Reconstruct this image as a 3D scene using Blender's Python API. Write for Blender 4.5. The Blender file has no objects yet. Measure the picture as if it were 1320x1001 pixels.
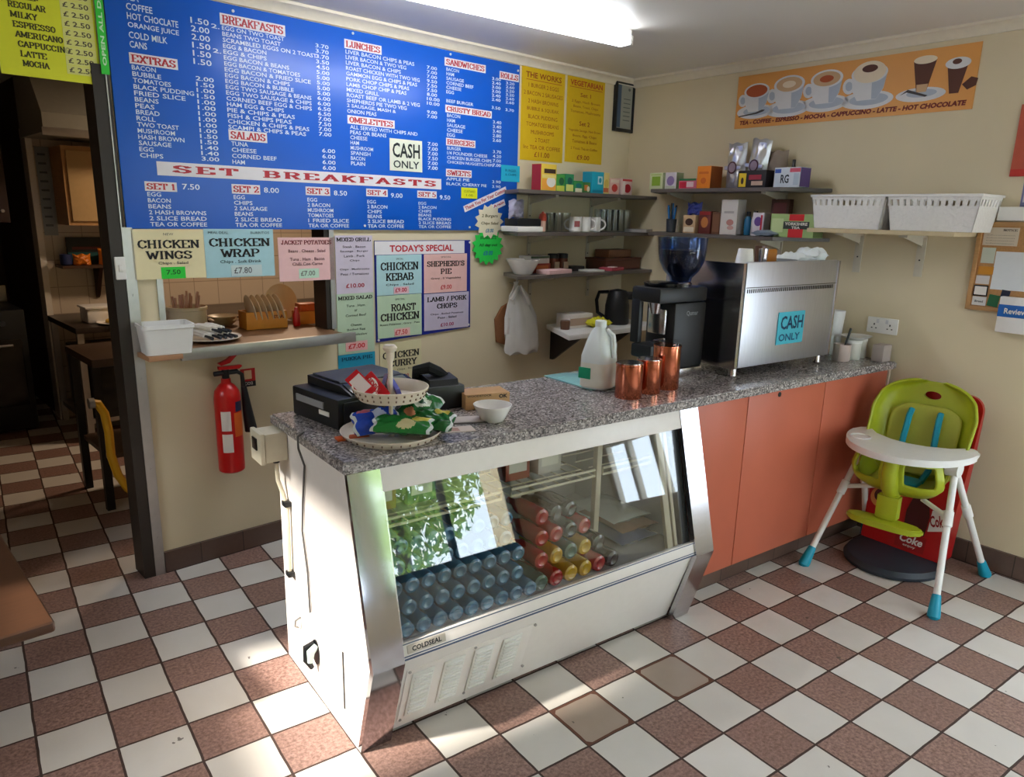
import bpy, bmesh, math, random
from mathutils import Matrix, Vector, Euler
random.seed(7)
SC = bpy.context.scene
COL = SC.collection
PI = math.pi

# ------------------------------------------------------------------ camera
cam_d = bpy.data.cameras.new('camera'); cam = bpy.data.objects.new('camera', cam_d); COL.objects.link(cam)
W, H = 1320, 1001
FPX, CX, CY = 951.03, 658.37, 513.87
cam_d.sensor_fit = 'HORIZONTAL'; cam_d.sensor_width = 36.0
cam_d.lens = FPX / W * 36.0
cam_d.shift_x = -(CX - W / 2) / W
cam_d.shift_y = (CY - H / 2) / W
cam_d.clip_start = 0.02
RC = ((0.8115015135851247, -0.5838917110471202, 0.023146559561152302),
      (-0.12296751043194298, -0.2093577472114645, -0.9700764532039269),
      (0.5712655116731814, 0.7843722352639765, -0.2416938388121872))
CAM = Vector((-0.98281, -1.83912, 1.60374))
m = Matrix((RC[0], [-v for v in RC[1]], [-v for v in RC[2]])).transposed().to_4x4()
m.translation = CAM
cam.matrix_world = m
SC.camera = cam

# ------------------------------------------------------------------ light and exposure
SC.view_settings.view_transform = 'Standard'; SC.view_settings.look = 'None'
SC.view_settings.gamma = 1.0; SC.view_settings.use_curve_mapping = False
SC.view_settings.exposure = 0.4
world = bpy.data.worlds.new('sky'); SC.world = world; world.use_nodes = True
bg = world.node_tree.nodes['Background']; bg.inputs[0].default_value = (0.76, 0.88, 1.0, 1); bg.inputs[1].default_value = 7.5

def light(name, kind, loc, energy, color=(1, 1, 1), rot=None, **kw):
    d = bpy.data.lights.new(name, kind); d.energy = energy; d.color = color
    for k, v in kw.items(): setattr(d, k, v)
    o = bpy.data.objects.new(name, d); COL.objects.link(o); o.location = loc
    if rot: o.rotation_euler = rot
    return o
SUN_DIR = Vector((1.0, -0.05, -0.75)).normalized()
sun = light('sun', 'SUN', (-5, 0, 6), 9.0, (1.0, 0.93, 0.82), angle=math.radians(4))
sun.rotation_euler = SUN_DIR.to_track_quat('-Z', 'Y').to_euler()
FY = -3.6            # inner face of the shop front
# daylight portals in the shop-front glazing and the side window
for pn, pl_, pr_, pw, ph in (('daylight_portal_front', (1.57, FY - 0.05, 1.31), (PI / 2, 0, PI), 2.36, 1.98), ('daylight_portal_right', (2.935, -1.9, 0.98), (PI / 2, 0, -PI / 2 + 0.05), 1.17, 1.06), ('daylight_portal_left', (-2.1, .36, 1.67), (PI / 2, 0, PI / 2), .88, .95)):
    p1 = light(pn, 'AREA', pl_, 1, rot=pr_, shape='RECTANGLE', size=pw, size_y=ph)
    p1.data.cycles.is_portal = True

# ------------------------------------------------------------------ frames of the two walls
A1, A2 = 0.126701, -0.050472
ZC = 2.4776
K = Vector((2.6953, 1.93063, 0))
EX = Vector((math.cos(A1), math.sin(A1), 0)); EI = Vector((-math.sin(A1), math.cos(A1), 0))
MB = Matrix(((EX.x, EI.x, 0, K.x), (EX.y, EI.y, 0, K.y), (0, 0, 1, 0), (0, 0, 0, 1)))      # back wall: x along it from the corner, y into it
DX = Vector((-math.sin(A2), -math.cos(A2), 0)); DI = Vector((-DX.y, DX.x, 0))
MR = Matrix(((DX.x, DI.x, 0, K.x), (DX.y, DI.y, 0, K.y), (0, 0, 1, 0), (0, 0, 0, 1)))      # right wall: x towards the shop front, y into it
def T(x, y, z): return Matrix.Translation((x, y, z))
def RZ(a): return Matrix.Rotation(a, 4, 'Z')
def RX(a): return Matrix.Rotation(a, 4, 'X')
def RY(a): return Matrix.Rotation(a, 4, 'Y')
def FB(x, y, z, rz=0): return MB @ T(x, y, z) @ RZ(rz)
def FR(x, y, z, rz=0): return MR @ T(x, y, z) @ RZ(rz)
def FW(x, y, z, rz=0): return T(x, y, z) @ RZ(rz)

# ------------------------------------------------------------------ materials
def lin(c):
    return tuple(((v / 255) / 12.92 if v / 255 <= 0.04045 else ((v / 255 + 0.055) / 1.055) ** 2.4) for v in c) + (1,)
MATS = {}
def mat(name, rgb, rough=0.55, metal=0.0, var=0.04, scale=30, bump=0.0, trans=0.0, emit=0.0, ior=1.45, coat=0.0, alpha=1.0, stretch=None):
    if name in MATS: return MATS[name]
    M = bpy.data.materials.new(name); M.use_nodes = True; nt = M.node_tree; b = nt.nodes['Principled BSDF']
    c = lin(rgb)
    tc = nt.nodes.new('ShaderNodeTexCoord'); nz = nt.nodes.new('ShaderNodeTexNoise'); nz.inputs['Scale'].default_value = scale; nz.inputs['Detail'].default_value = 3
    if stretch:
        mp = nt.nodes.new('ShaderNodeMapping'); mp.inputs['Scale'].default_value = stretch
        nt.links.new(tc.outputs['Object'], mp.inputs['Vector']); nt.links.new(mp.outputs[0], nz.inputs['Vector'])
    else: nt.links.new(tc.outputs['Object'], nz.inputs['Vector'])
    rp = nt.nodes.new('ShaderNodeMix'); rp.data_type = 'RGBA'
    rp.inputs[6].default_value = tuple(max(0, v * (1 - var * 2)) for v in c[:3]) + (1,)
    rp.inputs[7].default_value = tuple(min(1, v * (1 + var * 2)) for v in c[:3]) + (1,)
    nt.links.new(nz.outputs[0], rp.inputs[0]); nt.links.new(rp.outputs[2], b.inputs['Base Color'])
    b.inputs['Roughness'].default_value = rough; b.inputs['Metallic'].default_value = metal
    b.inputs['IOR'].default_value = ior; b.inputs['Transmission Weight'].default_value = trans
    b.inputs['Coat Weight'].default_value = coat; b.inputs['Alpha'].default_value = alpha
    if emit:
        b.inputs['Emission Color'].default_value = c; b.inputs['Emission Strength'].default_value = emit
    if bump:
        bp = nt.nodes.new('ShaderNodeBump'); bp.inputs['Strength'].default_value = bump; bp.inputs['Distance'].default_value = 0.004
        nt.links.new(nz.outputs[0], bp.inputs['Height']); nt.links.new(bp.outputs[0], b.inputs['Normal'])
    MATS[name] = M
    return M
def pr(rgb, rough=0.6):            # printed ink or card of one colour
    return mat('ink_%d_%d_%d' % tuple(rgb), rgb, rough, var=0.02)

def nodes_of(name):
    M = bpy.data.materials.new(name); M.use_nodes = True; MATS[name] = M
    nt = M.node_tree
    return M, nt, nt.nodes['Principled BSDF']
def mth(nt, op, a, b=None, c=None):
    n = nt.nodes.new('ShaderNodeMath'); n.operation = op
    for i, v in enumerate((a, b, c)):
        if v is None: continue
        if isinstance(v, (int, float)): n.inputs[i].default_value = v
        else: nt.links.new(v, n.inputs[i])
    return n.outputs[0]
def mixc(nt, f, a, b):
    n = nt.nodes.new('ShaderNodeMix'); n.data_type = 'RGBA'
    for i, v in ((0, f), (6, a), (7, b)):
        if isinstance(v, (int, float)): n.inputs[i].default_value = v
        elif isinstance(v, tuple): n.inputs[i].default_value = v
        else: nt.links.new(v, n.inputs[i])
    return n.outputs[2]

def floor_mat():
    M, nt, b = nodes_of('checker_floor_tiles')
    tc = nt.nodes.new('ShaderNodeTexCoord'); sp = nt.nodes.new('ShaderNodeSeparateXYZ'); nt.links.new(tc.outputs['Object'], sp.inputs[0])
    wob = nt.nodes.new('ShaderNodeTexNoise'); wob.inputs['Scale'].default_value = 9; nt.links.new(tc.outputs['Object'], wob.inputs['Vector'])
    wv = mth(nt, 'MULTIPLY', mth(nt, 'SUBTRACT', wob.outputs[0], 0.5), 0.035)
    x = mth(nt, 'MULTIPLY', sp.outputs[0], 5.0); y = mth(nt, 'MULTIPLY', sp.outputs[1], 5.0)
    ix = mth(nt, 'FLOOR', x); iy = mth(nt, 'FLOOR', y)
    par = mth(nt, 'FLOORED_MODULO', mth(nt, 'ADD', ix, iy), 2.0)      # 0 = brown, 1 = pale
    fx = mth(nt, 'ABSOLUTE', mth(nt, 'SUBTRACT', mth(nt, 'ADD', mth(nt, 'FRACT', x), wv), 0.5))
    fy = mth(nt, 'ABSOLUTE', mth(nt, 'SUBTRACT', mth(nt, 'ADD', mth(nt, 'FRACT', y), wv), 0.5))
    edge = mth(nt, 'MAXIMUM', fx, fy)
    def cell(cx, cy):
        return mth(nt, 'MULTIPLY', mth(nt, 'COMPARE', ix, cx, 0.1), mth(nt, 'COMPARE', iy, cy, 0.1))
    worn = mth(nt, 'MAXIMUM', cell(2, -2), cell(4, -2))                  # two worn replacement tiles, smaller than their neighbours
    shrink = mth(nt, 'MULTIPLY', worn, 0.025)
    rnd = mth(nt, 'SQRT', mth(nt, 'ADD', mth(nt, 'MULTIPLY', fx, fx), mth(nt, 'MULTIPLY', fy, fy)))
    corner = mth(nt, 'MULTIPLY', worn, mth(nt, 'GREATER_THAN', rnd, 0.60))
    grout = mth(nt, 'MAXIMUM', mth(nt, 'GREATER_THAN', mth(nt, 'ADD', edge, shrink), 0.481), corner)
    cv = nt.nodes.new('ShaderNodeCombineXYZ'); nt.links.new(ix, cv.inputs[0]); nt.links.new(iy, cv.inputs[1])
    wn = nt.nodes.new('ShaderNodeTexWhiteNoise'); wn.noise_dimensions = '2D'; nt.links.new(cv.outputs[0], wn.inputs['Vector'])
    sp1 = nt.nodes.new('ShaderNodeTexNoise'); sp1.inputs['Scale'].default_value = 85; sp1.inputs['Detail'].default_value = 6; sp1.inputs['Roughness'].default_value = 0.7
    nt.links.new(tc.outputs['Object'], sp1.inputs['Vector'])
    rp = nt.nodes.new('ShaderNodeValToRGB'); rp.color_ramp.elements[0].position = 0.36; rp.color_ramp.elements[1].position = 0.66
    rp.color_ramp.elements[0].color = lin((108, 80, 72)); rp.color_ramp.elements[1].color = lin((176, 142, 130))
    nt.links.new(sp1.outputs[0], rp.inputs[0])
    brown = mixc(nt, mth(nt, 'MULTIPLY', wn.outputs[0], 0.35), rp.outputs[0], lin((124, 96, 86)))
    sp2 = nt.nodes.new('ShaderNodeTexNoise'); sp2.inputs['Scale'].default_value = 5; sp2.inputs['Detail'].default_value = 5
    nt.links.new(tc.outputs['Object'], sp2.inputs['Vector'])
    pale = mixc(nt, sp2.outputs[0], lin((206, 200, 192)), lin((222, 218, 212)))
    pale = mixc(nt, mth(nt, 'MULTIPLY', wn.outputs[0], 0.35), pale, lin((198, 190, 180)))
    wornc = mixc(nt, sp2.outputs[0], lin((150, 128, 112)), lin((172, 156, 142)))
    brown = mixc(nt, worn, brown, wornc)
    colr = mixc(nt, par, brown, pale)
    # scuffs: a few dark marks on the pale tiles by the doorway
    sc = nt.nodes.new('ShaderNodeTexNoise'); sc.inputs['Scale'].default_value = 13; sc.inputs['Detail'].default_value = 4; nt.links.new(tc.outputs['Object'], sc.inputs['Vector'])
    mark = mth(nt, 'MULTIPLY', mth(nt, 'GREATER_THAN', sc.outputs[0], 0.73), 0.75)
    colr = mixc(nt, mark, colr, lin((70, 62, 56)))
    colr = mixc(nt, grout, colr, mixc(nt, worn, lin((66, 48, 42)), lin((100, 62, 46))))
    nt.links.new(colr, b.inputs['Base Color'])
    nt.links.new(mth(nt, 'ADD', mth(nt, 'MULTIPLY', grout, 0.4), mth(nt, 'ADD', 0.30, mth(nt, 'MULTIPLY', sp1.outputs[0], 0.16))), b.inputs['Roughness'])
    bp = nt.nodes.new('ShaderNodeBump'); bp.inputs['Strength'].default_value = 0.5; bp.inputs['Distance'].default_value = 0.003
    nt.links.new(mth(nt, 'SUBTRACT', mth(nt, 'MULTIPLY', sp1.outputs[0], 0.25), grout), bp.inputs['Height']); nt.links.new(bp.outputs[0], b.inputs['Normal'])
    return M
def tile_mat(name, w, h, ca, cb, cg, gw=0.02, rough=0.3):      # wall tiles in object x / z
    M, nt, b = nodes_of(name)
    tc = nt.nodes.new('ShaderNodeTexCoord'); sp = nt.nodes.new('ShaderNodeSeparateXYZ'); nt.links.new(tc.outputs['Object'], sp.inputs[0])
    x = mth(nt, 'DIVIDE', sp.outputs[0], w); z = mth(nt, 'DIVIDE', sp.outputs[2], h)
    cv = nt.nodes.new('ShaderNodeCombineXYZ'); nt.links.new(mth(nt, 'FLOOR', x), cv.inputs[0]); nt.links.new(mth(nt, 'FLOOR', z), cv.inputs[1])
    wn = nt.nodes.new('ShaderNodeTexWhiteNoise'); wn.noise_dimensions = '2D'; nt.links.new(cv.outputs[0], wn.inputs['Vector'])
    e = mth(nt, 'MAXIMUM', mth(nt, 'ABSOLUTE', mth(nt, 'SUBTRACT', mth(nt, 'FRACT', x), 0.5)), mth(nt, 'MULTIPLY', 1.0, mth(nt, 'ABSOLUTE', mth(nt, 'SUBTRACT', mth(nt, 'FRACT', z), 0.5))))
    g = mth(nt, 'GREATER_THAN', e, 0.5 - gw)
    nz = nt.nodes.new('ShaderNodeTexNoise'); nz.inputs['Scale'].default_value = 60; nt.links.new(tc.outputs['Object'], nz.inputs['Vector'])
    c = mixc(nt, mth(nt, 'ADD', mth(nt, 'MULTIPLY', wn.outputs[0], 0.6), mth(nt, 'MULTIPLY', nz.outputs[0], 0.4)), lin(ca), lin(cb))
    nt.links.new(mixc(nt, g, c, lin(cg)), b.inputs['Base Color']); b.inputs['Roughness'].default_value = rough
    return M
def granite_mat():
    M, nt, b = nodes_of('speckled_granite_laminate')
    tc = nt.nodes.new('ShaderNodeTexCoord')
    v = nt.nodes.new('ShaderNodeTexVoronoi'); v.inputs['Scale'].default_value = 170; nt.links.new(tc.outputs['Object'], v.inputs['Vector'])
    n = nt.nodes.new('ShaderNodeTexNoise'); n.inputs['Scale'].default_value = 120; n.inputs['Detail'].default_value = 4; nt.links.new(tc.outputs['Object'], n.inputs['Vector'])
    r = nt.nodes.new('ShaderNodeValToRGB'); e = r.color_ramp.elements
    e[0].position = 0.15; e[0].color = lin((66, 62, 64)); e[1].position = 0.85; e[1].color = lin((214, 208, 206))
    k = e.new(0.45); k.color = lin((136, 130, 130)); k = e.new(0.62); k.color = lin((160, 150, 148))
    sx = nt.nodes.new('ShaderNodeSeparateColor'); nt.links.new(v.outputs['Color'], sx.inputs[0])
    nt.links.new(mth(nt, 'ADD', mth(nt, 'MULTIPLY', sx.outputs[0], 0.6), mth(nt, 'MULTIPLY', n.outputs[0], 0.4)), r.inputs[0])
    nt.links.new(r.outputs[0], b.inputs['Base Color']); b.inputs['Roughness'].default_value = 0.17
    return M
def glass_mat(name, rgb, rough=0.0, refl=1.0):      # thin pane: mostly clear with mirror-like reflections
    M, nt, b = nodes_of(name)
    nt.nodes.remove(b); out = nt.nodes['Material Output']
    t = nt.nodes.new('ShaderNodeBsdfTransparent'); t.inputs[0].default_value = lin(rgb)
    g = nt.nodes.new('ShaderNodeBsdfGlossy'); g.inputs['Roughness'].default_value = rough
    lw = nt.nodes.new('ShaderNodeLayerWeight'); lw.inputs[0].default_value = 0.5; fr = mth(nt, 'ADD', 0.045, mth(nt, 'MULTIPLY', mth(nt, 'POWER', lw.outputs['Facing'], 5.0), 0.9))
    mx = nt.nodes.new('ShaderNodeMixShader'); nt.links.new(mth(nt, 'MINIMUM', mth(nt, 'MULTIPLY', fr, refl), 1.0), mx.inputs[0])
    nt.links.new(t.outputs[0], mx.inputs[1]); nt.links.new(g.outputs[0], mx.inputs[2]); nt.links.new(mx.outputs[0], out.inputs[0])
    return M

CREAM = mat('cream_wall_paint', (218, 204, 172), 0.7, var=0.03, scale=3)
CEIL = mat('white_ceiling_paint', (226, 222, 216), 0.45, var=0.02, scale=2)
COVE = mat('cream_gloss_trim', (226, 216, 196), 0.4)
FLOOR = floor_mat()
SKIRT = tile_mat('brown_skirting_tiles', 0.2, 0.4, (82, 62, 54), (104, 82, 72), (60, 46, 40), 0.012)
KTILE = tile_mat('white_kitchen_tiles', 0.2, 0.2, (196, 182, 166), (206, 194, 178), (160, 146, 130), 0.015)
GRANITE = granite_mat()
WHITE = mat('white_enamel', (236, 229, 224), 0.32, var=0.02)
WHITEP = mat('white_plastic', (232, 230, 226), 0.4, var=0.02)
PAPER = mat('white_paper', (232, 228, 220), 0.7, var=0.02)
CHROME = mat('brushed_steel', (196, 194, 198), 0.19, 1.0, var=0.06, scale=8, stretch=(1, 1, 18))
STEEL = mat('stainless_panel', (206, 208, 216), 0.38, 1.0, var=0.05, scale=10, stretch=(12, 1, 1))
MIRR = mat('polished_steel', (186, 184, 190), 0.09, 1.0, var=0.05, scale=6)
ALU = mat('dull_aluminium', (176, 174, 172), 0.42, 0.9, var=0.05)
BLACK = mat('black_plastic', (20, 21, 24), 0.42)
BLACKG = mat('glossy_black_plastic', (14, 15, 18), 0.2)
DARK = mat('dark_brown_paint', (44, 36, 30), 0.5)
DGREY = mat('dark_grey_plastic', (52, 56, 64), 0.5)
ORANGE = mat('terracotta_laminate', (196, 104, 78), 0.42, var=0.05, scale=5)
WOOD = mat('brown_table_wood', (70, 44, 28), 0.45, var=0.12, scale=7, stretch=(1, 9, 1))
PINE = mat('pale_pine', (190, 146, 96), 0.5, var=0.1, scale=8, stretch=(1, 1, 12))
SHELFW = mat('dark_grey_shelf_laminate', (98, 90, 84), 0.4, var=0.05)
SHELFC = mat('cream_shelf_laminate', (206, 188, 150), 0.5)
BRKT = mat('cream_metal_bracket', (206, 198, 180), 0.45)
LIME = mat('lime_green_plastic', (168, 178, 38), 0.38, var=0.03)
LIMEP = mat('pale_lime_pad', (178, 180, 66), 0.5, var=0.03)
TEAL = mat('turquoise_plastic', (20, 150, 178), 0.4)
RED = mat('glossy_red', (190, 22, 22), 0.28)
COPPER = mat('polished_copper', (206, 122, 92), 0.16, 1.0, var=0.05, scale=12)
SILVER = mat('crinkled_silver_foil', (206, 206, 212), 0.34, 0.75, var=0.06, scale=26, bump=0.9)
BLUEB = mat('blue_menu_panel', (14, 92, 200), 0.3, var=0.03, scale=2)
NAVY = mat('navy_panel', (34, 46, 140), 0.35)
CLEAR = glass_mat('clear_glass', (250, 252, 252), 0.02, 0.9)
PANE = glass_mat('cabinet_glass', (250, 252, 252), 0.0, 1.5)
HOPPER = glass_mat('blue_tinted_plastic', (176, 200, 236), 0.05, 1.2)
BOTTLE = mat('pale_blue_bottle_plastic', (74, 136, 172), 0.14, var=0.12, scale=40, trans=0.35, coat=0.4)
CORK = mat('cork', (186, 138, 88), 0.8, var=0.14, scale=120)
MILK = mat('milk_plastic', (226, 232, 232), 0.3, var=0.02)
TUB = mat('cloudy_white_plastic', (236, 236, 236), 0.35, var=0.01)
LEAF = mat('tree_leaves', (132, 158, 66), 0.6, var=0.25, scale=3)
BARK = mat('tree_bark', (92, 74, 58), 0.8)

# ------------------------------------------------------------------ mesh helpers
def bm_(): return bmesh.new()
def box(bm, x0, x1, y0, y1, z0, z1, bev=0, seg=2, mi=0, M=None):
    if x0 > x1: x0, x1 = x1, x0
    if y0 > y1: y0, y1 = y1, y0
    if z0 > z1: z0, z1 = z1, z0
    mm = T((x0 + x1) / 2, (y0 + y1) / 2, (z0 + z1) / 2) @ Matrix.Diagonal((x1 - x0, y1 - y0, z1 - z0, 1))
    if M is not None: mm = M @ mm
    r = bmesh.ops.create_cube(bm, size=1, matrix=mm)
    vs = r['verts']; fs = list({f for v in vs for f in v.link_faces})
    for f in fs: f.material_index = mi
    if bev:
        es = list({e for v in vs for e in v.link_edges})
        r = bmesh.ops.bevel(bm, geom=es, offset=bev, segments=seg, affect='EDGES', profile=0.6)
        for f in r['faces']: f.material_index = mi
def ring(c, u, v, ru, rv, n, ph=0): return [c + u * (ru * math.cos(ph + 2 * PI * i / n)) + v * (rv * math.sin(ph + 2 * PI * i / n)) for i in range(n)]
def loft(bm, rings, cap=True, mi=0, closed=True):
    rows = [[bm.verts.new(p) for p in r] for r in rings]
    n = len(rows[0])
    for a, b in zip(rows, rows[1:]):
        for i in range(n if closed else n - 1):
            j = (i + 1) % n
            f = bm.faces.new((a[i], a[j], b[j], b[i])); f.material_index = mi
    if cap and closed:
        for r, fl in ((rows[0], True), (rows[-1], False)):
            f = bm.faces.new(r[::-1] if fl else r); f.material_index = mi
    return rows
def cyl(bm, p0, p1, r0, r1=None, n=16, mi=0, cap=True):
    p0, p1 = Vector(p0), Vector(p1); r1 = r0 if r1 is None else r1
    d = (p1 - p0).normalized(); u = d.orthogonal().normalized(); v = d.cross(u)
    loft(bm, [ring(p0, u, v, r0, r0, n), ring(p1, u, v, r1, r1, n)], cap, mi)
def tube(bm, pts, r, n=8, mi=0):
    pts = [Vector(p) for p in pts]; rs = r if isinstance(r, (list, tuple)) else [r] * len(pts)
    rings = []; pu = None
    for i, p in enumerate(pts):
        d = (pts[min(i + 1, len(pts) - 1)] - pts[max(i - 1, 0)]).normalized()
        u = d.orthogonal().normalized() if pu is None else (pu - d * pu.dot(d)).normalized()
        pu = u; v = d.cross(u); rings.append(ring(p, u, v, rs[i], rs[i], n))
    loft(bm, rings, True, mi)
def lathe(bm, prof, n=32, c=(0, 0, 0), mi=0, sx=1, sy=1):
    c = Vector(c); rings = [ring(c + Vector((0, 0, z)), Vector((1, 0, 0)), Vector((0, 1, 0)), max(r, 1e-4) * sx, max(r, 1e-4) * sy, n) for r, z in prof]
    loft(bm, rings, True, mi)
def prism(bm, poly, z0, z1, mi=0, bev=0, M=None):          # polygon in x,y extruded in z
    a = [bm.verts.new((x, y, z0)) for x, y in poly]; b = [bm.verts.new((x, y, z1)) for x, y in poly]
    n = len(poly); fs = [bm.faces.new(a[::-1]), bm.faces.new(b)]
    for i in range(n): fs.append(bm.faces.new((a[i], a[(i + 1) % n], b[(i + 1) % n], b[i])))
    for f in fs: f.material_index = mi
    if bev:
        es = list(set(fs[0].edges) | set(fs[1].edges)); r = bmesh.ops.bevel(bm, geom=es, offset=bev, segments=2, affect='EDGES')
        for f in r['faces']: f.material_index = mi
    elif M is not None: bmesh.ops.transform(bm, matrix=M, verts=a + b)
def prism_x(bm, poly, x0, x1, mi=0):                          # polygon in y,z extruded in x
    a = [bm.verts.new((x0, y, z)) for y, z in poly]; b = [bm.verts.new((x1, y, z)) for y, z in poly]
    n = len(poly); fs = [bm.faces.new(a), bm.faces.new(b[::-1])]
    for i in range(n): fs.append(bm.faces.new((a[(i + 1) % n], a[i], b[i], b[(i + 1) % n])))
    for f in fs: f.material_index = mi
def pillow(bm, w, h, t, nz=0.0, nu=14, nv=16, mi=0, seed=0, crimp=0.06, paint=None):   # a filled bag standing in x,z, thick in y
    rnd = random.Random(seed); ph = [rnd.uniform(0, 6) for _ in range(6)]
    def P(i, j, s):
        u = 2 * i / nu - 1; v = 2 * j / nv - 1
        e = max(0, 1 - abs(u) ** 3) * max(0, 1 - max(0, abs(v) - crimp) ** 4) ** 0.7
        d = t / 2 * e
        d += nz * math.sin(9 * u + ph[0]) * math.sin(8 * v + ph[1]) * e + nz * 0.7 * math.sin(17 * u * v + ph[2]) * e
        return Vector((w / 2 * u * (1 - 0.05 * (1 - v * v)), s * d, h * (v + 1) / 2 + nz * math.sin(6 * u + ph[3])))
    F = {}
    for s in (-1, 1):
        for i in range(nu + 1):
            for j in range(nv + 1):
                edge = i in (0, nu) or j in (0, nv)
                F[s, i, j] = F[-1, i, j] if edge and s == 1 else bm.verts.new(P(i, j, s))
    for i in range(nu):
        for j in range(nv):
            for s in (-1, 1):
                q = [F[s, i, j], F[s, i + 1, j], F[s, i + 1, j + 1], F[s, i, j + 1]]
                if s == 1: q.reverse()
                if len(set(q)) == 4:
                    f = bm.faces.new(q); f.material_index = mi
                    if paint and s == -1: f.material_index = paint(w / 2 * (2 * (i + .5) / nu - 1), h * (j + .5) / nv)
def finish(bm, name, mats, smooth=35):
    bmesh.ops.recalc_face_normals(bm, faces=bm.faces[:])
    me = bpy.data.meshes.new(name); bm.to_mesh(me); bm.free()
    for mm in (mats if isinstance(mats, (list, tuple)) else [mats]): me.materials.append(mm)
    if smooth:
        me.polygons.foreach_set('use_smooth', [True] * len(me.polygons)); me.set_sharp_from_angle(angle=math.radians(smooth))
    return me
def tag(o, label=None, cat=None, group=None, kind=None):
    if label: o['label'] = label
    if cat: o['category'] = cat
    if group: o['group'] = group
    if kind: o['kind'] = kind
    return o
def thing(name, label, cat, M, group=None):
    o = bpy.data.objects.new(name, None); COL.objects.link(o); o.matrix_basis = M; o.empty_display_size = 0.05
    return tag(o, label, cat, group)
def absm(o):
    mm = o.matrix_basis.copy()
    while o.parent: o = o.parent; mm = o.matrix_basis @ mm
    return mm
def obj(name, bm, mats, parent=None, M=None, smooth=35, world=False, label=None):
    """link one mesh object; world=True: vertices were given in world space"""
    if world:
        R = (absm(parent) @ (M or Matrix())) if parent else (M or Matrix())
        bmesh.ops.transform(bm, matrix=R.inverted(), verts=bm.verts[:])
    o = bpy.data.objects.new(name, finish(bm, name, mats, smooth)); COL.objects.link(o)
    if parent: o.parent = parent
    if M is not None: o.matrix_basis = M
    if label: o['label'] = label
    return o
def single(name, bm, mats, M, label, cat, group=None, smooth=35): return tag(obj(name, bm, mats, None, M, smooth), label, cat, group)
def struct(name, bm, mats, M=None, smooth=35): return tag(obj(name, bm, mats, None, M, smooth), kind='structure')
def dup(root, M, label=None, group=None):
    r = root.copy(); COL.objects.link(r); r.matrix_basis = M
    if label: r['label'] = label
    if group: r['group'] = group
    for ch in list(root.children):
        c = ch.copy(); COL.objects.link(c); c.parent = r; c.matrix_basis = ch.matrix_basis.copy()
        for g in ch.children:
            d = g.copy(); COL.objects.link(d); d.parent = c; d.matrix_basis = g.matrix_basis.copy()
    return r

# lettering: flat print in x,z facing -y, fitted to a box
TCACHE = {}
def glyphs(s, bold, align, ls):
    k = (s, bold, align, ls)
    if k in TCACHE: return TCACHE[k]
    cu = bpy.data.curves.new('lettering', 'FONT'); cu.body = s; cu.size = 1; cu.offset = bold; cu.align_x = align; cu.space_line = ls; cu.resolution_u = 2
    o = bpy.data.objects.new('lettering', cu); COL.objects.link(o)
    dg = bpy.context.evaluated_depsgraph_get(); ev = o.evaluated_get(dg); me = ev.to_mesh()
    V = [(v.co.x, v.co.y) for v in me.vertices]; F = [tuple(p.vertices) for p in me.polygons]
    ev.to_mesh_clear(); bpy.data.objects.remove(o); bpy.data.curves.remove(cu)
    xs = [v[0] for v in V]; ys = [v[1] for v in V]
    bb = (min(xs), max(xs), min(ys), max(ys)) if V else (0, 1, 0, 1)
    TCACHE[k] = (V, F, bb)
    return TCACHE[k]
def text(bm, s, x, z, w=None, h=None, y=0.0, bold=0.01, align='LEFT', ls=1.0, mi=0, rot=0.0, slant=0.0, anchor=None):
    """x,z = left-bottom corner of the fitted box (align LEFT), centre-bottom (CENTER) or right-bottom (RIGHT)"""
    V, F, bb = glyphs(s, bold, align, ls)
    if not V: return
    bw, bh = bb[1] - bb[0], bb[3] - bb[2]
    sx = w / bw if w else None; sz = h / bh if h else None
    sx = sx or sz; sz = sz or sx
    ox = {'LEFT': bb[0], 'CENTER': (bb[0] + bb[1]) / 2, 'RIGHT': bb[1]}[align]
    ca, sa = math.cos(rot), math.sin(rot); vs = []
    for vx, vy in V:
        a = (vx - ox) * sx; c = (vy - bb[2]) * sz; a += slant * c
        vs.append(bm.verts.new((x + a * ca - c * sa, y, z + a * sa + c * ca)))
    for f in F:
        try:
            q = bm.faces.new([vs[i] for i in f]); q.material_index = mi
        except ValueError: pass
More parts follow.
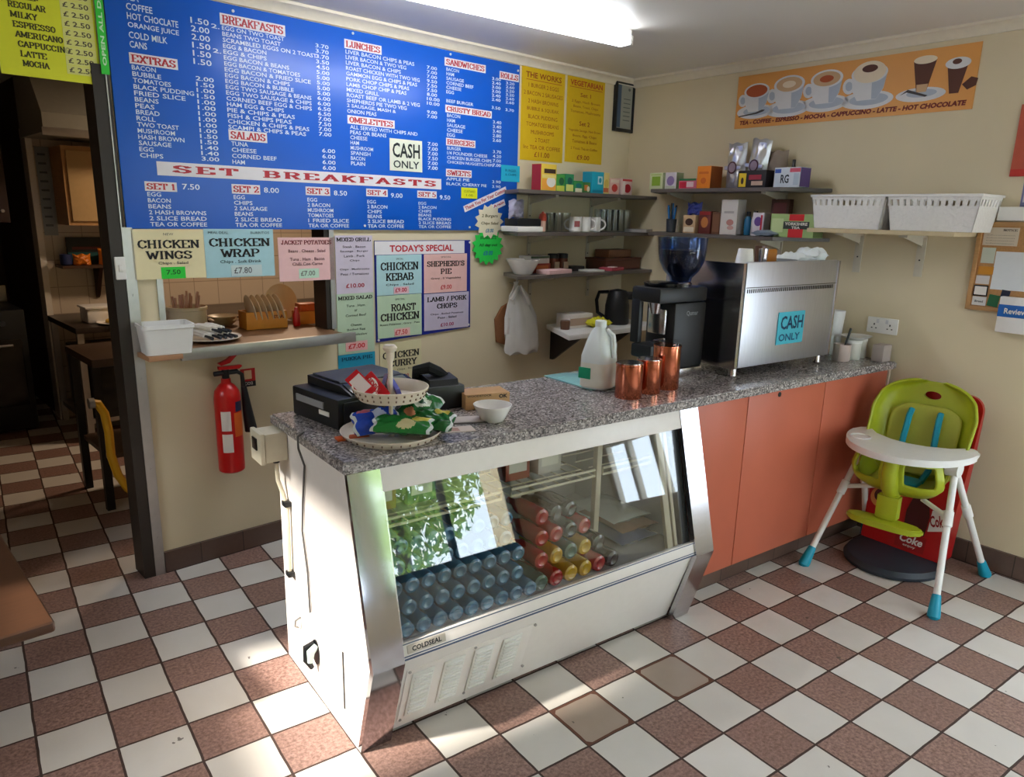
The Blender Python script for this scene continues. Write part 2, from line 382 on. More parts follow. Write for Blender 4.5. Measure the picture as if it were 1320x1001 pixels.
# broad slab-serif capitals drawn as strokes: thick uprights, thin bars, square serifs
SLAB = {
 'A': ([[(.1, 0), (.5, 1)], [(.5, 1), (.9, 0)], [(.27, .34), (.73, .34)]], [(.1, 0), (.9, 0)]),
 'B': ([[(.2, 0), (.2, 1)], [(.2, 1), (.6, 1), (.8, .88), (.8, .66), (.6, .53), (.2, .53)], [(.6, .53), (.86, .4), (.86, .13), (.62, 0), (.2, 0)]], [(.14, 0), (.14, 1)]),
 'C': ([[(.86, .7), (.78, .92), (.5, 1), (.22, .85), (.12, .5), (.22, .15), (.5, 0), (.78, .08), (.88, .28)]], [(.86, .86)]),
 'D': ([[(.2, 0), (.2, 1)], [(.2, 1), (.55, 1), (.82, .8), (.88, .5), (.82, .2), (.55, 0), (.2, 0)]], [(.14, 0), (.14, 1)]),
 'E': ([[(.2, 0), (.2, 1)], [(.2, 1), (.84, 1), (.84, .74)], [(.2, .52), (.6, .52)], [(.2, 0), (.86, 0), (.86, .28)]], [(.14, 0), (.14, 1)]),
 'F': ([[(.2, 0), (.2, 1)], [(.2, 1), (.86, 1), (.86, .72)], [(.2, .52), (.62, .52)]], [(.2, 0), (.14, 1)]),
 'G': ([[(.84, .7), (.76, .92), (.5, 1), (.22, .85), (.12, .5), (.22, .15), (.5, 0), (.8, .1), (.82, .42)]], [(.76, .43), (.84, .86)]),
 'H': ([[(.2, 0), (.2, 1)], [(.8, 0), (.8, 1)], [(.2, .52), (.8, .52)]], [(.2, 0), (.2, 1), (.8, 0), (.8, 1)]),
 'I': ([[(.5, 0), (.5, 1)]], [(.5, 0), (.5, 1)]),
 'J': ([[(.6, 1), (.6, .2), (.42, 0), (.18, .06), (.16, .3)]], [(.6, 1)]),
 'K': ([[(.2, 0), (.2, 1)], [(.82, 1), (.24, .42)], [(.42, .6), (.86, 0)]], [(.2, 0), (.2, 1), (.82, 1), (.84, 0)]),
 'L': ([[(.22, 0), (.22, 1)], [(.22, 0), (.86, 0), (.86, .32)]], [(.22, 1), (.16, 0)]),
 'M': ([[(.14, 0), (.14, 1)], [(.14, 1), (.5, .15)], [(.5, .15), (.86, 1)], [(.86, 1), (.86, 0)]], [(.14, 0), (.1, 1), (.9, 1), (.86, 0)]),
 'N': ([[(.18, 0), (.18, 1)], [(.18, 1), (.82, 0)], [(.82, 0), (.82, 1)]], [(.18, 0), (.14, 1), (.82, 1)]),
 'O': ([[(.5, 1), (.22, .85), (.12, .5), (.22, .15), (.5, 0), (.78, .15), (.88, .5), (.78, .85), (.5, 1)]], []),
 'P': ([[(.22, 0), (.22, 1)], [(.22, 1), (.62, 1), (.85, .87), (.85, .6), (.62, .46), (.22, .46)]], [(.22, 0), (.16, 1)]),
 'R': ([[(.2, 0), (.2, 1)], [(.2, 1), (.6, 1), (.82, .88), (.82, .64), (.6, .5), (.2, .5)], [(.52, .5), (.84, 0)]], [(.2, 0), (.14, 1), (.84, 0)]),
 'S': ([[(.8, .74), (.7, .94), (.45, 1), (.2, .9), (.2, .64), (.5, .52), (.82, .38), (.82, .12), (.55, 0), (.26, .06), (.16, .28)]], [(.8, .88), (.18, .12)]),
 'T': ([[(.5, 0), (.5, 1)], [(.1, .72), (.1, 1), (.9, 1), (.9, .72)]], [(.5, 0)]),
 'U': ([[(.2, 1), (.2, .25), (.35, .03), (.5, 0), (.65, .03), (.8, .25), (.8, 1)]], [(.2, 1), (.8, 1)]),
 'V': ([[(.12, 1), (.5, 0)], [(.5, 0), (.88, 1)]], [(.12, 1), (.88, 1)]),
 'W': ([[(.06, 1), (.3, 0)], [(.3, 0), (.5, .8)], [(.5, .8), (.7, 0)], [(.7, 0), (.94, 1)]], [(.08, 1), (.92, 1)]),
 'X': ([[(.16, 1), (.84, 0)], [(.84, 1), (.16, 0)]], [(.16, 0), (.16, 1), (.84, 0), (.84, 1)]),
 'Y': ([[(.14, 1), (.5, .46)], [(.86, 1), (.5, .46)], [(.5, .46), (.5, 0)]], [(.14, 1), (.86, 1), (.5, 0)]),
 '1': ([[(.28, .8), (.52, 1)], [(.52, 1), (.52, 0)]], [(.52, 0)]), '2': ([[(.18, .72), (.25, .93), (.5, 1), (.78, .9), (.8, .64), (.2, .04)], [(.2, .04), (.84, .04), (.84, .25)]], []),
 '3': ([[(.2, .8), (.4, 1), (.7, .96), (.78, .76), (.62, .56), (.42, .54)], [(.62, .54), (.84, .36), (.8, .1), (.5, 0), (.2, .1), (.18, .26)]], []),
 '4': ([[(.66, 0), (.66, 1)], [(.66, 1), (.12, .3)], [(.12, .28), (.92, .28)]], [(.66, 0)]), '5': ([[(.8, .97), (.28, .97)], [(.28, .97), (.24, .56)], [(.24, .56), (.55, .62), (.84, .46), (.82, .14), (.5, 0), (.2, .08), (.16, .24)]], []),
 "'": ([[(.5, 1), (.46, .72)]], []), '/': ([[(.25, -.05), (.75, 1.05)]], []), ':': ([[(.5, .12), (.5, .26)], [(.5, .55), (.5, .69)]], []), '&': ([[(.9, .0), (.3, .7), (.36, .98), (.6, .98), (.64, .74), (.2, .34), (.24, .06), (.5, 0), (.86, .4)]], [])}
WIDE = {'I': .62, 'J': .85, 'M': 1.2, 'W': 1.25, "'": .4, '1': .7, ':': .45, ' ': .45, '/': .7}
def slab(bm, s, x, z, w, h, y=0.0, align='CENTER', mi=0, T_=.24, t_=.11):
    adv = [WIDE.get(c, 1.0) for c in s]; tot = sum(adv); sc = w / tot
    x0 = x - (w / 2 if align == 'CENTER' else w if align == 'RIGHT' else 0); cx = 0
    def quad(P): poly(bm, [(x0 + px * sc, z + (t_ / 2 + pz * (1 - t_)) * h) for px, pz in P], y, mi)
    for c, a in zip(s, adv):
        st, se = SLAB.get(c, ([], []))
        for pl in st:
            for (ax, az), (bx, bz) in zip(pl, pl[1:]):
                dx, dz = (bx - ax) * a, bz - az; L = math.hypot(dx, dz) or 1; ww = (t_ + (T_ - t_) * abs(dz) / L) / 2
                hx, hz = -dz / L * ww, dx / L * t_ / 2 if abs(dz) < abs(dx) * .3 else dx / L * ww
                ex, ez = (dx / L * .03, dz / L * .03)
                A0, B0 = (cx + ax * a - ex, az - ez), (cx + bx * a + ex, bz + ez)
                quad([(A0[0] + hx, A0[1] + hz), (B0[0] + hx, B0[1] + hz), (B0[0] - hx, B0[1] - hz), (A0[0] - hx, A0[1] - hz)])
        for sx_, sz_ in se: quad([(cx + sx_ * a - .19, sz_ - t_ / 2), (cx + sx_ * a + .19, sz_ - t_ / 2), (cx + sx_ * a + .19, sz_ + t_ / 2), (cx + sx_ * a - .19, sz_ + t_ / 2)])
        cx += a
def rect(bm, x0, x1, z0, z1, y=0, mi=0):
    f = bm.faces.new([bm.verts.new(p) for p in ((x0, y, z0), (x1, y, z0), (x1, y, z1), (x0, y, z1))]); f.material_index = mi
def ell(bm, cx, cz, rx, rz, y=0, mi=0, n=28, rot=0):
    f = bm.faces.new([bm.verts.new((cx + rx * math.cos(t) * math.cos(rot) - rz * math.sin(t) * math.sin(rot), y, cz + rx * math.cos(t) * math.sin(rot) + rz * math.sin(t) * math.cos(rot))) for t in (2 * PI * i / n for i in range(n))]); f.material_index = mi
def poly(bm, pts, y=0, mi=0):
    f = bm.faces.new([bm.verts.new((px, y, pz)) for px, pz in pts]); f.material_index = mi
class Mats(list):
    def ix(self, m):
        if m not in self: self.append(m)
        return self.index(m)

# ================================================================== THE SETTING
bm = bm_(); box(bm, -5.0, 3.1, FY - 5.2, 7.5, -0.05, 0); struct('floor', bm, FLOOR)
bm = bm_(); box(bm, -2.15, 3.1, FY - 0.1, 7.5, ZC, ZC + 0.05); struct('ceiling', bm, CEIL)
bm = bm_(); box(bm, -5.0, -2.15, 1.52, 7.5, ZC, ZC + 0.05); struct('ceiling.001', bm, CEIL)
# wall_back: serving hatch at s -3.07..-2.26, doorway to the kitchen left of s -3.2
bm = bm_()
HZ = 1.02
for a, b_, z0, z1 in ((-3.19, 0.12, 0, HZ - .027), (-3.19, -3.07, HZ - .027, ZC), (-2.26, 0.12, HZ - .027, ZC), (-3.07, -2.26, 1.56, ZC), (-4.6, -3.19, 2.12, ZC), (-4.6, -3.95, 0, 2.12)):
    box(bm, a, b_, 0, 0.1, z0, z1)
struct('wall_back', bm, CREAM, MB)
bm = bm_()
for a, b_, z0, z1 in ((-.1, 3.25, 0, ZC), (4.42, 6.5, 0, ZC), (3.25, 4.42, 0, .45), (3.25, 4.42, 1.5, ZC)): box(bm, a, b_, 0, 0.1, z0, z1)
struct('wall_right', bm, CREAM, MR)
bm = bm_()
for q in ((3.25, 3.29, .45, 1.5), (3.8, 3.86, .45, 1.5), (4.38, 4.42, .45, 1.5), (3.25, 4.42, .45, .5), (3.25, 4.42, 1.45, 1.5), (4.115, 4.155, .45, 1.5), (3.25, 4.42, .95, .99)): box(bm, q[0], q[1], .02, .07, q[2], q[3])
struct('window_3', bm, COVE, MR)
# side wall on the left with a high window that lets the sun in
LX = -2.05
bm = bm_()
for a, b_, z0, z1 in ((FY - .1, 1.5, 0, 1.20), (FY - .1, 1.5, 2.15, ZC), (FY - .1, -0.08, 1.20, 2.15), (0.80, 1.5, 1.20, 2.15)):
    box(bm, LX - 0.1, LX, a, b_, z0, z1)
struct('wall_left', bm, CREAM)
bm = bm_()
for a, b_, z0, z1 in ((-.08, .80, 1.20, 1.23), (-.08, .80, 2.12, 2.15), (-.08, -.05, 1.20, 2.15), (.77, .80, 1.20, 2.15)):
    box(bm, LX - 0.07, LX - 0.02, a, b_, z0, z1)
struct('window_4', bm, DARK)
bm = bm_(); box(bm, -3.6, -3.5, -4.5, 3.2, -0.05, 2.2); struct('wall_sky_blocker', bm, mat('blocker_brick', (96, 74, 62), .85, var=.15, scale=20))  # unseen wall, added to keep low sky light out of the left window
# shop front: low wall, big windows with dark frames
bm = bm_()
box(bm, LX - .1, 3.3, FY - 0.1, FY, 0, 0.32); box(bm, LX - .1, 3.3, FY - 0.1, FY, 2.3, ZC)
box(bm, LX - .1, .4, FY - .1, FY, .32, 2.3); box(bm, 2.75, 3.3, FY - .1, FY, .32, 2.3)
box(bm, 1.22, 1.34, FY - .1, FY, .32, 2.3)
struct('wall_front', bm, CREAM)
for i, (a, b_) in enumerate(((.4, 1.22), (1.34, 2.75))):
    bm = bm_()
    for q in ((a, a + .06, .32, 2.3), (b_ - .06, b_, .32, 2.3), (a, b_, .32, .38), (a, b_, 2.24, 2.3), ((a + b_) / 2 - .025, (a + b_) / 2 + .025, .38, 2.24), (a, b_, 1.78, 1.82)):
        box(bm, q[0], q[1], FY - .08, FY - .02, q[2], q[3])
    struct('window_%d' % (i + 1), bm, DARK)
# skirting tiles and ceiling cove
bm = bm_(); box(bm, -3.16, -2.0, -0.016, 0, 0, 0.10); box(bm, -2.0, -.02, -0.016, 0, 0, 0.10); struct('baseboard_back', bm, SKIRT, MB)
bm = bm_(); box(bm, 0.02, 6.0, -0.016, 0, 0, 0.11); struct('baseboard_right', bm, SKIRT, MR)
def cove(M, a, b_, name):
    bm = bm_(); prism_x(bm, [(0, ZC), (0, ZC - .05), (-.012, ZC - .05), (-.018, ZC - .035), (-.035, ZC - .018), (-.05, ZC - .012), (-.05, ZC)], a, b_)
    struct(name, bm, COVE, M)
cove(MB, -4.4, 0.0, 'trim_1'); cove(MR, 0.0, 5.6, 'trim_2')
# door jamb: dark post with an aluminium angle on the shop side
bm = bm_(); box(bm, -3.25, -3.19, -0.012, 0.115, 0, 2.12)
struct('door_1', bm, DARK, MB)
bm = bm_(); box(bm, -3.2, -3.163, -0.016, -0.012, 0.0, 1.52); box(bm, -3.204, -3.2, -0.016, 0.05, 0.0, 2.1)
for z in (.18, .5, .9, 1.25): cyl(bm, (-3.18, -.0185, z), (-3.18, -.015, z), .006, n=10)
struct('trim_3', bm, ALU, MB)
# hatch lining
bm = bm_(); box(bm, -3.085, -3.06, -0.006, 0.1, HZ + .012, 1.56); box(bm, -2.275, -2.25, -0.006, 0.1, HZ + .012, 1.56)
struct('trim_4', bm, ALU, MB)
bm = bm_(); box(bm, -2.30, -2.276, 0.0, 0.12, HZ + .012, 1.56); struct('trim_5', bm, DARK, MB)
# small white switch plate on the door jamb
single('light_switch', (lambda b: (box(b, -.02, .02, -.012, 0, -.045, .045, .004), box(b, -.008, .008, -.017, -.01, -.014, .014, .002), b)[-1])(bm_()), WHITEP, FB(-3.222, -.0125, 1.36), 'small white light switch on the dark door post by the kitchen doorway', 'switch')

# ------------------------------------------------------------------ kitchen behind the hatch and doorway
bm = bm_(); box(bm, -2.88, .2, 3.1, 3.2, 0, ZC); struct('wall_kitchen', bm, KTILE, MB)
bm = bm_(); box(bm, .1, .2, 0.1, 3.2, 0, ZC); struct('wall_kitchen_right', bm, KTILE, MB)
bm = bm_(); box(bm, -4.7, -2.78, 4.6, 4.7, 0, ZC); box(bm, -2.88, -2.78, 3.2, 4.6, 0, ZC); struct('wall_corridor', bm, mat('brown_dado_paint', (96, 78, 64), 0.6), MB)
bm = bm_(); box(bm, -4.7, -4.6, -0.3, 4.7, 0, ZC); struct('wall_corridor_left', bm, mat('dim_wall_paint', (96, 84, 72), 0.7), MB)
bm = bm_(); box(bm, -2.9, -2.86, 3.06, 3.22, 0, 2.12); struct('trim_6', bm, mat('worn_white_gloss', (228, 222, 212), 0.4), MB)
# dark wall cupboard over a black cooking range at the far left
DKW = mat('dark_stained_wood', (52, 32, 26), .45, var=.1, scale=6, stretch=(1, 1, 9))
t = thing('wall_cupboard', 'dark brown wall cupboard in the gloom left of the kitchen doorway', 'cupboard', FB(-3.3, 3.0, 1.47))
bm = bm_(); box(bm, -.5, .24, 0, .34, 0, .72, .004); obj('carcass', bm, DKW, t)
for x0, x1 in ((-.495, -.13), (-.125, .235)):
    bm = bm_(); box(bm, x0, x1, -.02, -.001, .005, .715, .004); d_ = obj('door', bm, DKW, t)
    bm = bm_(); cyl(bm, (x1 - .04, -.021, .08), (x1 - .04, -.045, .08), .011); obj('knob', bm, ALU, d_)
t = thing('cooking_range', 'black cooking range below the dark brown cupboard', 'cooker', FB(-3.32, 2.85, 0))
bm = bm_(); box(bm, -.5, .24, 0, .6, .02, .88, .01); obj('range_body', bm, BLACK, t)
bm = bm_(); box(bm, -.46, .2, -.022, -.001, .2, .68, .008); obj('oven_door', bm, BLACKG, t)
bm = bm_(); cyl(bm, (-.4, -.05, .64), (.14, -.05, .64), .009); cyl(bm, (-.38, -.05, .64), (-.38, -.02, .64), .006); cyl(bm, (.12, -.05, .64), (.12, -.02, .64), .006); obj('handle', bm, ALU, t)
for k in range(5):
    bm = bm_(); cyl(bm, (-.38 + k * .12, -.001, .79), (-.38 + k * .12, -.03, .79), .02, .017); obj('knob', bm, DGREY, t)
bm = bm_(); box(bm, -.5, .24, .57, .6, .88, 1.0, .004); obj('backguard', bm, ALU, t)
light('kitchen_lamp', 'AREA', MB @ Vector((-1.6, 1.7, ZC - .06)), 20.0, (1.0, 0.72, 0.48), rot=(0, 0, 0), shape='DISK', size=.35)
# ceiling lamp body above it
t = thing('ceiling_lamp', 'round white ceiling lamp over the kitchen worktop', 'lamp', FB(-1.6, 1.7, ZC))
bm = bm_(); lathe(bm, [(.19, 0), (.2, -.02), (.19, -.03)]); obj('lamp_base', bm, WHITEP, t)
# wall cabinet
t = thing('wall_cabinet', 'beige kitchen wall cabinet with pine edging seen through the doorway', 'cabinet', FB(-2.45, 3.1, 1.46))
bm = bm_(); box(bm, -.3, .3, -.32, 0, 0, .54); obj('carcass', bm, PINE, t)
bm = bm_(); box(bm, -.275, -.0, -.337, -.322, .03, .51, .003); obj('door', bm, mat('beige_cabinet_door', (204, 172, 122), .5), t)
bm = bm_(); box(bm, .004, .275, -.337, -.322, .03, .51, .003); obj('door', bm, MATS['beige_cabinet_door'], t)
bm = bm_(); box(bm, .0, .03, -.35, -.335, .1, .14, .003); obj('handle', bm, PINE, t)
# extractor hood and duct
t = thing('extractor_hood', 'stainless steel extractor hood at the top of the kitchen doorway', 'extractor hood', FB(-2.2, 2.75, 2.05))
bm = bm_()
prism_x(bm, [(-.35, 0), (.34, 0), (.34, .4), (-.1, .4), (-.35, .12)], -.72, .7); obj('hood', bm, mat('dull_grey_hood', (166, 168, 160), .45, .25), t)
bm = bm_(); box(bm, -.73, .71, -.36, -.34, -.02, .03, .004); obj('rim', bm, ALU, t)
# notice on the kitchen wall beside the cabinet
bm = bm_(); M_ = Mats(); box(bm, -.045, .045, -.003, 0, 0, .62, mi=M_.ix(pr((150, 160, 166))))
for k in range(9): rect(bm, -.03, .02, .56 - k * .062, .575 - k * .062, -.0035, M_.ix(pr((86, 96, 104))))
single('kitchen_notice', bm, M_, FB(-2.8, 3.098, 1.38), 'grey printed notice strip on the tiles beside the beige wall cabinet', 'notice')
# little shelf with oranges and boxes below the cabinet
t = thing('kitchen_shelf', 'small brown kitchen wall shelf on one triangular bracket', 'shelf', FB(-2.6, 3.1, 1.17))
bm = bm_(); box(bm, -.2, .26, -.22, 0, -.02, 0); obj('shelf_board', bm, mat('brown_shelf', (70, 44, 28), .5), t)
bm = bm_(); prism_x(bm, [(0, -.02), (0, -.26), (-.03, -.24), (-.18, -.02)], .05, .075); obj('bracket', bm, MATS['brown_shelf'], t)
bm = bm_(); M_ = Mats(); box(bm, -.15, .15, -.04, 0, 0, .2, .003, mi=M_.ix(pr((36, 44, 46)))); rect(bm, -.15, .15, .03, .09, -.0405, M_.ix(pr((20, 84, 84)))); rect(bm, -.12, .1, .11, .13, -.0405, M_.ix(pr((110, 60, 60))))
single('storage_box', bm, M_, FB(-2.58, 3.04, 1.17), 'dark box with a teal band at the back of the small kitchen shelf', 'box')
for i, (x, r, lab) in enumerate(((-2.66, .05, 'small orange packet at the left on the brown kitchen shelf'), (-2.46, .075, 'larger orange packet at the right on the brown kitchen shelf'))):
    bm = bm_(); pillow(bm, r * 2.4, r * 1.6, r * 1.2, .006, seed=i); single('food_packet', bm, mat('orange_wrapper', (214, 120, 36), .4), FB(x, 2.93, 1.17), lab, 'packet')
single('pot', (lambda b: (lathe(b, [(.03, 0), (.04, .01), (.04, .08), (.036, .08), (.034, .012)], 18), b)[-1])(bm_()), mat('navy_pot', (38, 50, 96), .4), FB(-2.76, 2.95, 1.17), 'small dark blue pot at the left end of the kitchen shelf', 'pot')
# worktop with appliance beneath
t = thing('kitchen_bench', 'dark steel kitchen bench against the tiled wall', 'bench', FB(-2.1, 2.7, 0))
bm = bm_(); box(bm, -.8, 1.9, -.42, .38, .76, .8, .004); obj('bench_top', bm, mat('dark_worktop', (58, 48, 42), .35), t)
bm = bm_(); box(bm, -.78, 1.88, -.38, .36, .12, .155); obj('under_shelf', bm, ALU, t)
for x in (-.77, .55, 1.86):
    for y in (-.38, .34):
        bm = bm_(); box(bm, x - .02, x + .02, y - .02, y + .02, 0, .76); obj('leg', bm, ALU, t)
t = thing('oven', 'black benchtop oven under the kitchen bench, seen through the doorway', 'oven', FB(-2.62, 2.62, .157))
bm = bm_(); box(bm, -.22, .26, -.34, .28, 0, .46, .01); obj('oven_body', bm, BLACK, t)
bm = bm_(); box(bm, -.19, .23, -.352, -.338, .06, .36, .004); obj('oven_door', bm, BLACKG, t)
bm = bm_(); cyl(bm, (-.16, -.375, .39), (.2, -.375, .39), .009); cyl(bm, (-.15, -.375, .39), (-.15, -.34, .39), .006); cyl(bm, (.19, -.375, .39), (.19, -.34, .39), .006); obj('handle', bm, ALU, t)
t = thing('food_tub', 'white food tub on the kitchen bench behind the door post', 'tub', FB(-2.63, 2.55, .8))
bm = bm_(); box(bm, -.15, .15, -.1, .1, 0, .1, .015); obj('tub_body', bm, TUB, t)
bm = bm_(); box(bm, -.16, .16, -.11, .11, .1, .115, .004); obj('lid', bm, TUB, t)
bm = bm_(); lathe(bm, [(.07, 0), (.14, .012), (.145, .016), (.07, .006)], 28); single('plate', bm, WHITEP, FB(-2.6, 2.37, .8), 'white plate of yellow food in front of the tub on the kitchen bench', 'plate')
bm = bm_(); lathe(bm, [(.09, 0), (.085, .015), (.05, .03), (.01, .034)], 18); single('yellow_food', bm, mat('yellow_egg', (224, 184, 70), .6, bump=.3), FB(-2.6, 2.37, .815), 'flat yellow food on the white plate in the kitchen', 'food')
bm = bm_(); lathe(bm, [(.06, 0), (.08, .02), (.1, .03), (.1, .035), (.055, .01)], 22); single('metal_bowl', bm, CHROME, FB(-2.68, 2.42, .617), 'shiny metal bowl on top of the black oven', 'bowl')
# steel prep table with the yellow gas hose by the door post
t = thing('gas_hose', 'yellow curved gas hose hanging inside the kitchen doorway', 'hose', FB(-3.15, .68, 0))
bm = bm_(); pts = [(-.07, 0, .66), (-.045, 0, .655), (-.02, 0, .6), (-.01, 0, .5), (-.012, 0, .38), (.01, 0, .27), (.05, 0, .185), (.11, 0, .12), (.18, .02, .085), (.3, .05, .07)]
tube(bm, pts, .021, 10); obj('hose', bm, mat('yellow_rubber', (222, 168, 34), .45), t)
bm = bm_(); cyl(bm, (-.085, 0, .66), (-.06, 0, .66), .026); obj('coupling', bm, ALU, t)
t = thing('prep_table', 'dark prep table on square legs behind the door post in the kitchen', 'table', FB(-2.72, 1.05, 0))
bm = bm_(); box(bm, -.44, .4, -.2, .34, .80, .84, .004); obj('table_top', bm, mat('dark_table_top', (70, 52, 40), .45), t)
bm = bm_(); box(bm, -.41, .38, -.18, .3, .3, .325); obj('under_shelf', bm, MATS['dark_table_top'], t)
for x, y in ((-.41, -.12), (.37, -.17), (-.41, .31), (.37, .31)):
    bm = bm_(); box(bm, x - .02, x + .02, y - .02, y + .02, 0, .8); obj('leg', bm, BLACK, t)

# ------------------------------------------------------------------ trees and pavement outside the shop front (seen as reflections)
for i, (x, y, s, lab) in enumerate(((.7, -7.0, 1.1, 'leafy green tree outside, mirrored in the left of the cabinet glass'), (3.9, -8.8, 1.3, 'bushy green tree outside, mirrored in the middle of the cabinet glass'))):
    t = thing('street_tree', lab, 'tree', FW(x, y, -.02), 'trees outside the shop')
    bm = bm_(); tube(bm, [(0, 0, 0), (.05, 0, .8), (0, .05, 1.6), (.1, 0, 2.6)], [.13, .1, .09, .05], 9); obj('trunk', bm, BARK, t)
    bm = bm_(); rnd = random.Random(i)
    for k in range(3600):
        a, b_ = rnd.uniform(0, 2 * PI), math.acos(rnd.uniform(-1, 1)); r = rnd.uniform(.4, 1) ** .8 * s * 1.1
        c = Vector((r * 1.1 * math.sin(b_) * math.cos(a), r * 1.1 * math.sin(b_) * math.sin(a), 1.75 + r * 1.2 * math.cos(b_)))
        mm = T(*c) @ Euler((rnd.uniform(0, 6), rnd.uniform(0, 6), rnd.uniform(0, 6))).to_matrix().to_4x4()
        q = rnd.uniform(.06, .11); vs = [bm.verts.new(mm @ Vector(p)) for p in ((-q, 0, 0), (0, -q * .5, .02), (q, 0, 0), (0, q * .5, .02))]; bm.faces.new(vs)
    obj('crown', bm, LEAF, t, smooth=None)

# ================================================================== THE DISPLAY CABINET AND THE COUNTER
FX0, FX1 = -0.2, 1.27
IX0, IX1 = -0.10, 1.17
t = thing('display_fridge', 'white refrigerated display cabinet with sloping glass front and steel corner strips', 'display cabinet', FW(0.535, 0.25, 0))
FRI = t
TI = t.matrix_basis.inverted()
PROF = [(-.03, 0.0), (-.13, .33), (.008, .885), (.6, .885), (.6, 0.0)]
bm = bm_(); prism_x(bm, PROF, FX0, FX0 + .014); obj('side_panel', bm, WHITE, t, world=True, smooth=None)
bm = bm_(); prism_x(bm, [(-.02, 0), (-.118, .33), (.02, .885), (.6, .885), (.6, 0)], FX1 - .014, FX1); obj('side_panel', bm, WHITE, t, world=True, smooth=None)
def strip(x0, x1, up):
    bm = bm_()
    a = [(-.035, 0.004), (-.137, .33), (.004, .887)]; b_ = [(.022, .887), (-.115, .33), (-.015, 0.004)]
    prism_x(bm, a + b_, x0, x1); return bm
obj('corner_strip', strip(FX0 - .002, IX0, 1), MIRR, t, world=True, smooth=None, label='wide steel strip down the left front corner')
obj('corner_strip', strip(IX1, FX1 + .002, 1), CHROME, t, world=True, smooth=None, label='wide steel strip down the right front corner')
TH1 = math.asin(.103 / .322)
ML = T(0, -.012, .02) @ RX(TH1)               # lower panel plane: local z runs up the panel, -y faces out
bm = bm_(); box(bm, IX0, IX1, 0, .02, 0, .322, .003); obj('lower_panel', bm, WHITE, t, TI @ ML)
bm = bm_(); box(bm, IX0, IX1, .02, .58, .012, .035, 0); box(bm, IX0, IX1, .03, .06, .0, .03); obj('base_tray', bm, DGREY, t, world=True)
# louvred vent
bm = bm_(); box(bm, -.075, .40, -.003, 0.001, .035, .27, .002); obj('vent_plate', bm, WHITE, t, TI @ ML)
for i in range(4):
    x0 = -.055 + i * .112
    bm = bm_(); box(bm, x0, x0 + .078, -.008, -.002, .055, .25, .004)
    for k in range(12):
        z = .068 + k * .0148; box(bm, x0 + .008, x0 + .07, -.0135, -.007, z, z + .007, .002)
    obj('louvre', bm, WHITEP, t, TI @ ML)
for x, z in ((-.065, .04), (-.065, .262), (.17, .262), (.41, .262), (.41, .06), (.17, .045)):
    bm = bm_(); cyl(bm, (x, 0, z), (x, -.006, z), .005, n=10); obj('screw', bm, ALU, t, TI @ ML)
# upper slope: band, glass, fascia
TH2 = -math.atan2(.134, .555)
MG = T(0, -.124, .332) @ RX(TH2)
bm = bm_(); box(bm, IX0, IX1, -.004, .02, 0, .052, .003); obj('lower_trim', bm, WHITE, t, TI @ MG)
bm = bm_()
for z0, z1 in ((-.001, .004), (.008, .011), (.046, .049)): box(bm, IX0, IX1, -.0055, -.003, z0, z1)
obj('trim_line', bm, mat('slate_blue_line', (74, 86, 116), .4), t, TI @ MG)
bm = bm_(); M_ = Mats(); box(bm, -.085, .045, -.0065, -.003, .016, .042, .002, mi=M_.ix(pr((196, 186, 174)))); text(bm, 'COLDSEAL', -.07, .021, .1, .0155, -.0068, .035, mi=M_.ix(pr((36, 36, 44)))); obj('maker_badge', bm, M_, t, TI @ MG)
bm = bm_(); box(bm, IX0, 1.125, .006, .011, .052, .502); obj('glass_pane', bm, PANE, t, TI @ MG)
bm = bm_(); box(bm, IX0, IX1, -.002, .02, .500, .572, .002); obj('fascia', bm, WHITE, t, TI @ MG)
GASK = mat('beige_gasket', (188, 174, 152), .5)
bm = bm_(); box(bm, 1.045, 1.075, .013, .03, .052, .502, .003); box(bm, 1.085, 1.1, .013, .034, .052, .502, .003); obj('glass_frame', bm, GASK, t, TI @ MG)
bm = bm_(); box(bm, 1.128, 1.168, .016, .04, .04, .51); obj('gap_liner', bm, BLACK, t, TI @ MG)
bm = bm_(); box(bm, IX0 - .0, IX0 + .006, -.004, .012, .052, .502); obj('glass_edge', bm, CHROME, t, TI @ MG)
INT = mat('grey_cabinet_lining', (176, 172, 168), .5)
bm = bm_(); box(bm, -.18, 1.15, .56, .575, .3, .87); obj('rear_door', bm, INT, t, world=True)
bm = bm_(); box(bm, -.18, 1.15, -.09, .56, .345, .37); obj('deck', bm, INT, t, world=True)
bm = bm_(); box(bm, -.18, 1.15, .03, .57, .862, .88); obj('roof_liner', bm, INT, t, world=True)
bm = bm_(); prism_x(bm, [(-.08, .37), (.02, .86), (.56, .86), (.56, .37)], -.184, -.175); obj('liner', bm, INT, t, world=True)
bm = bm_(); prism_x(bm, [(-.06, .37), (.04, .86), (.56, .86), (.56, .37)], 1.14, 1.15); obj('liner', bm, INT, t, world=True)
bm = bm_(); box(bm, .84, .865, .1, .125, .37, .86, .003); obj('divider_post', bm, GASK, t, world=True)
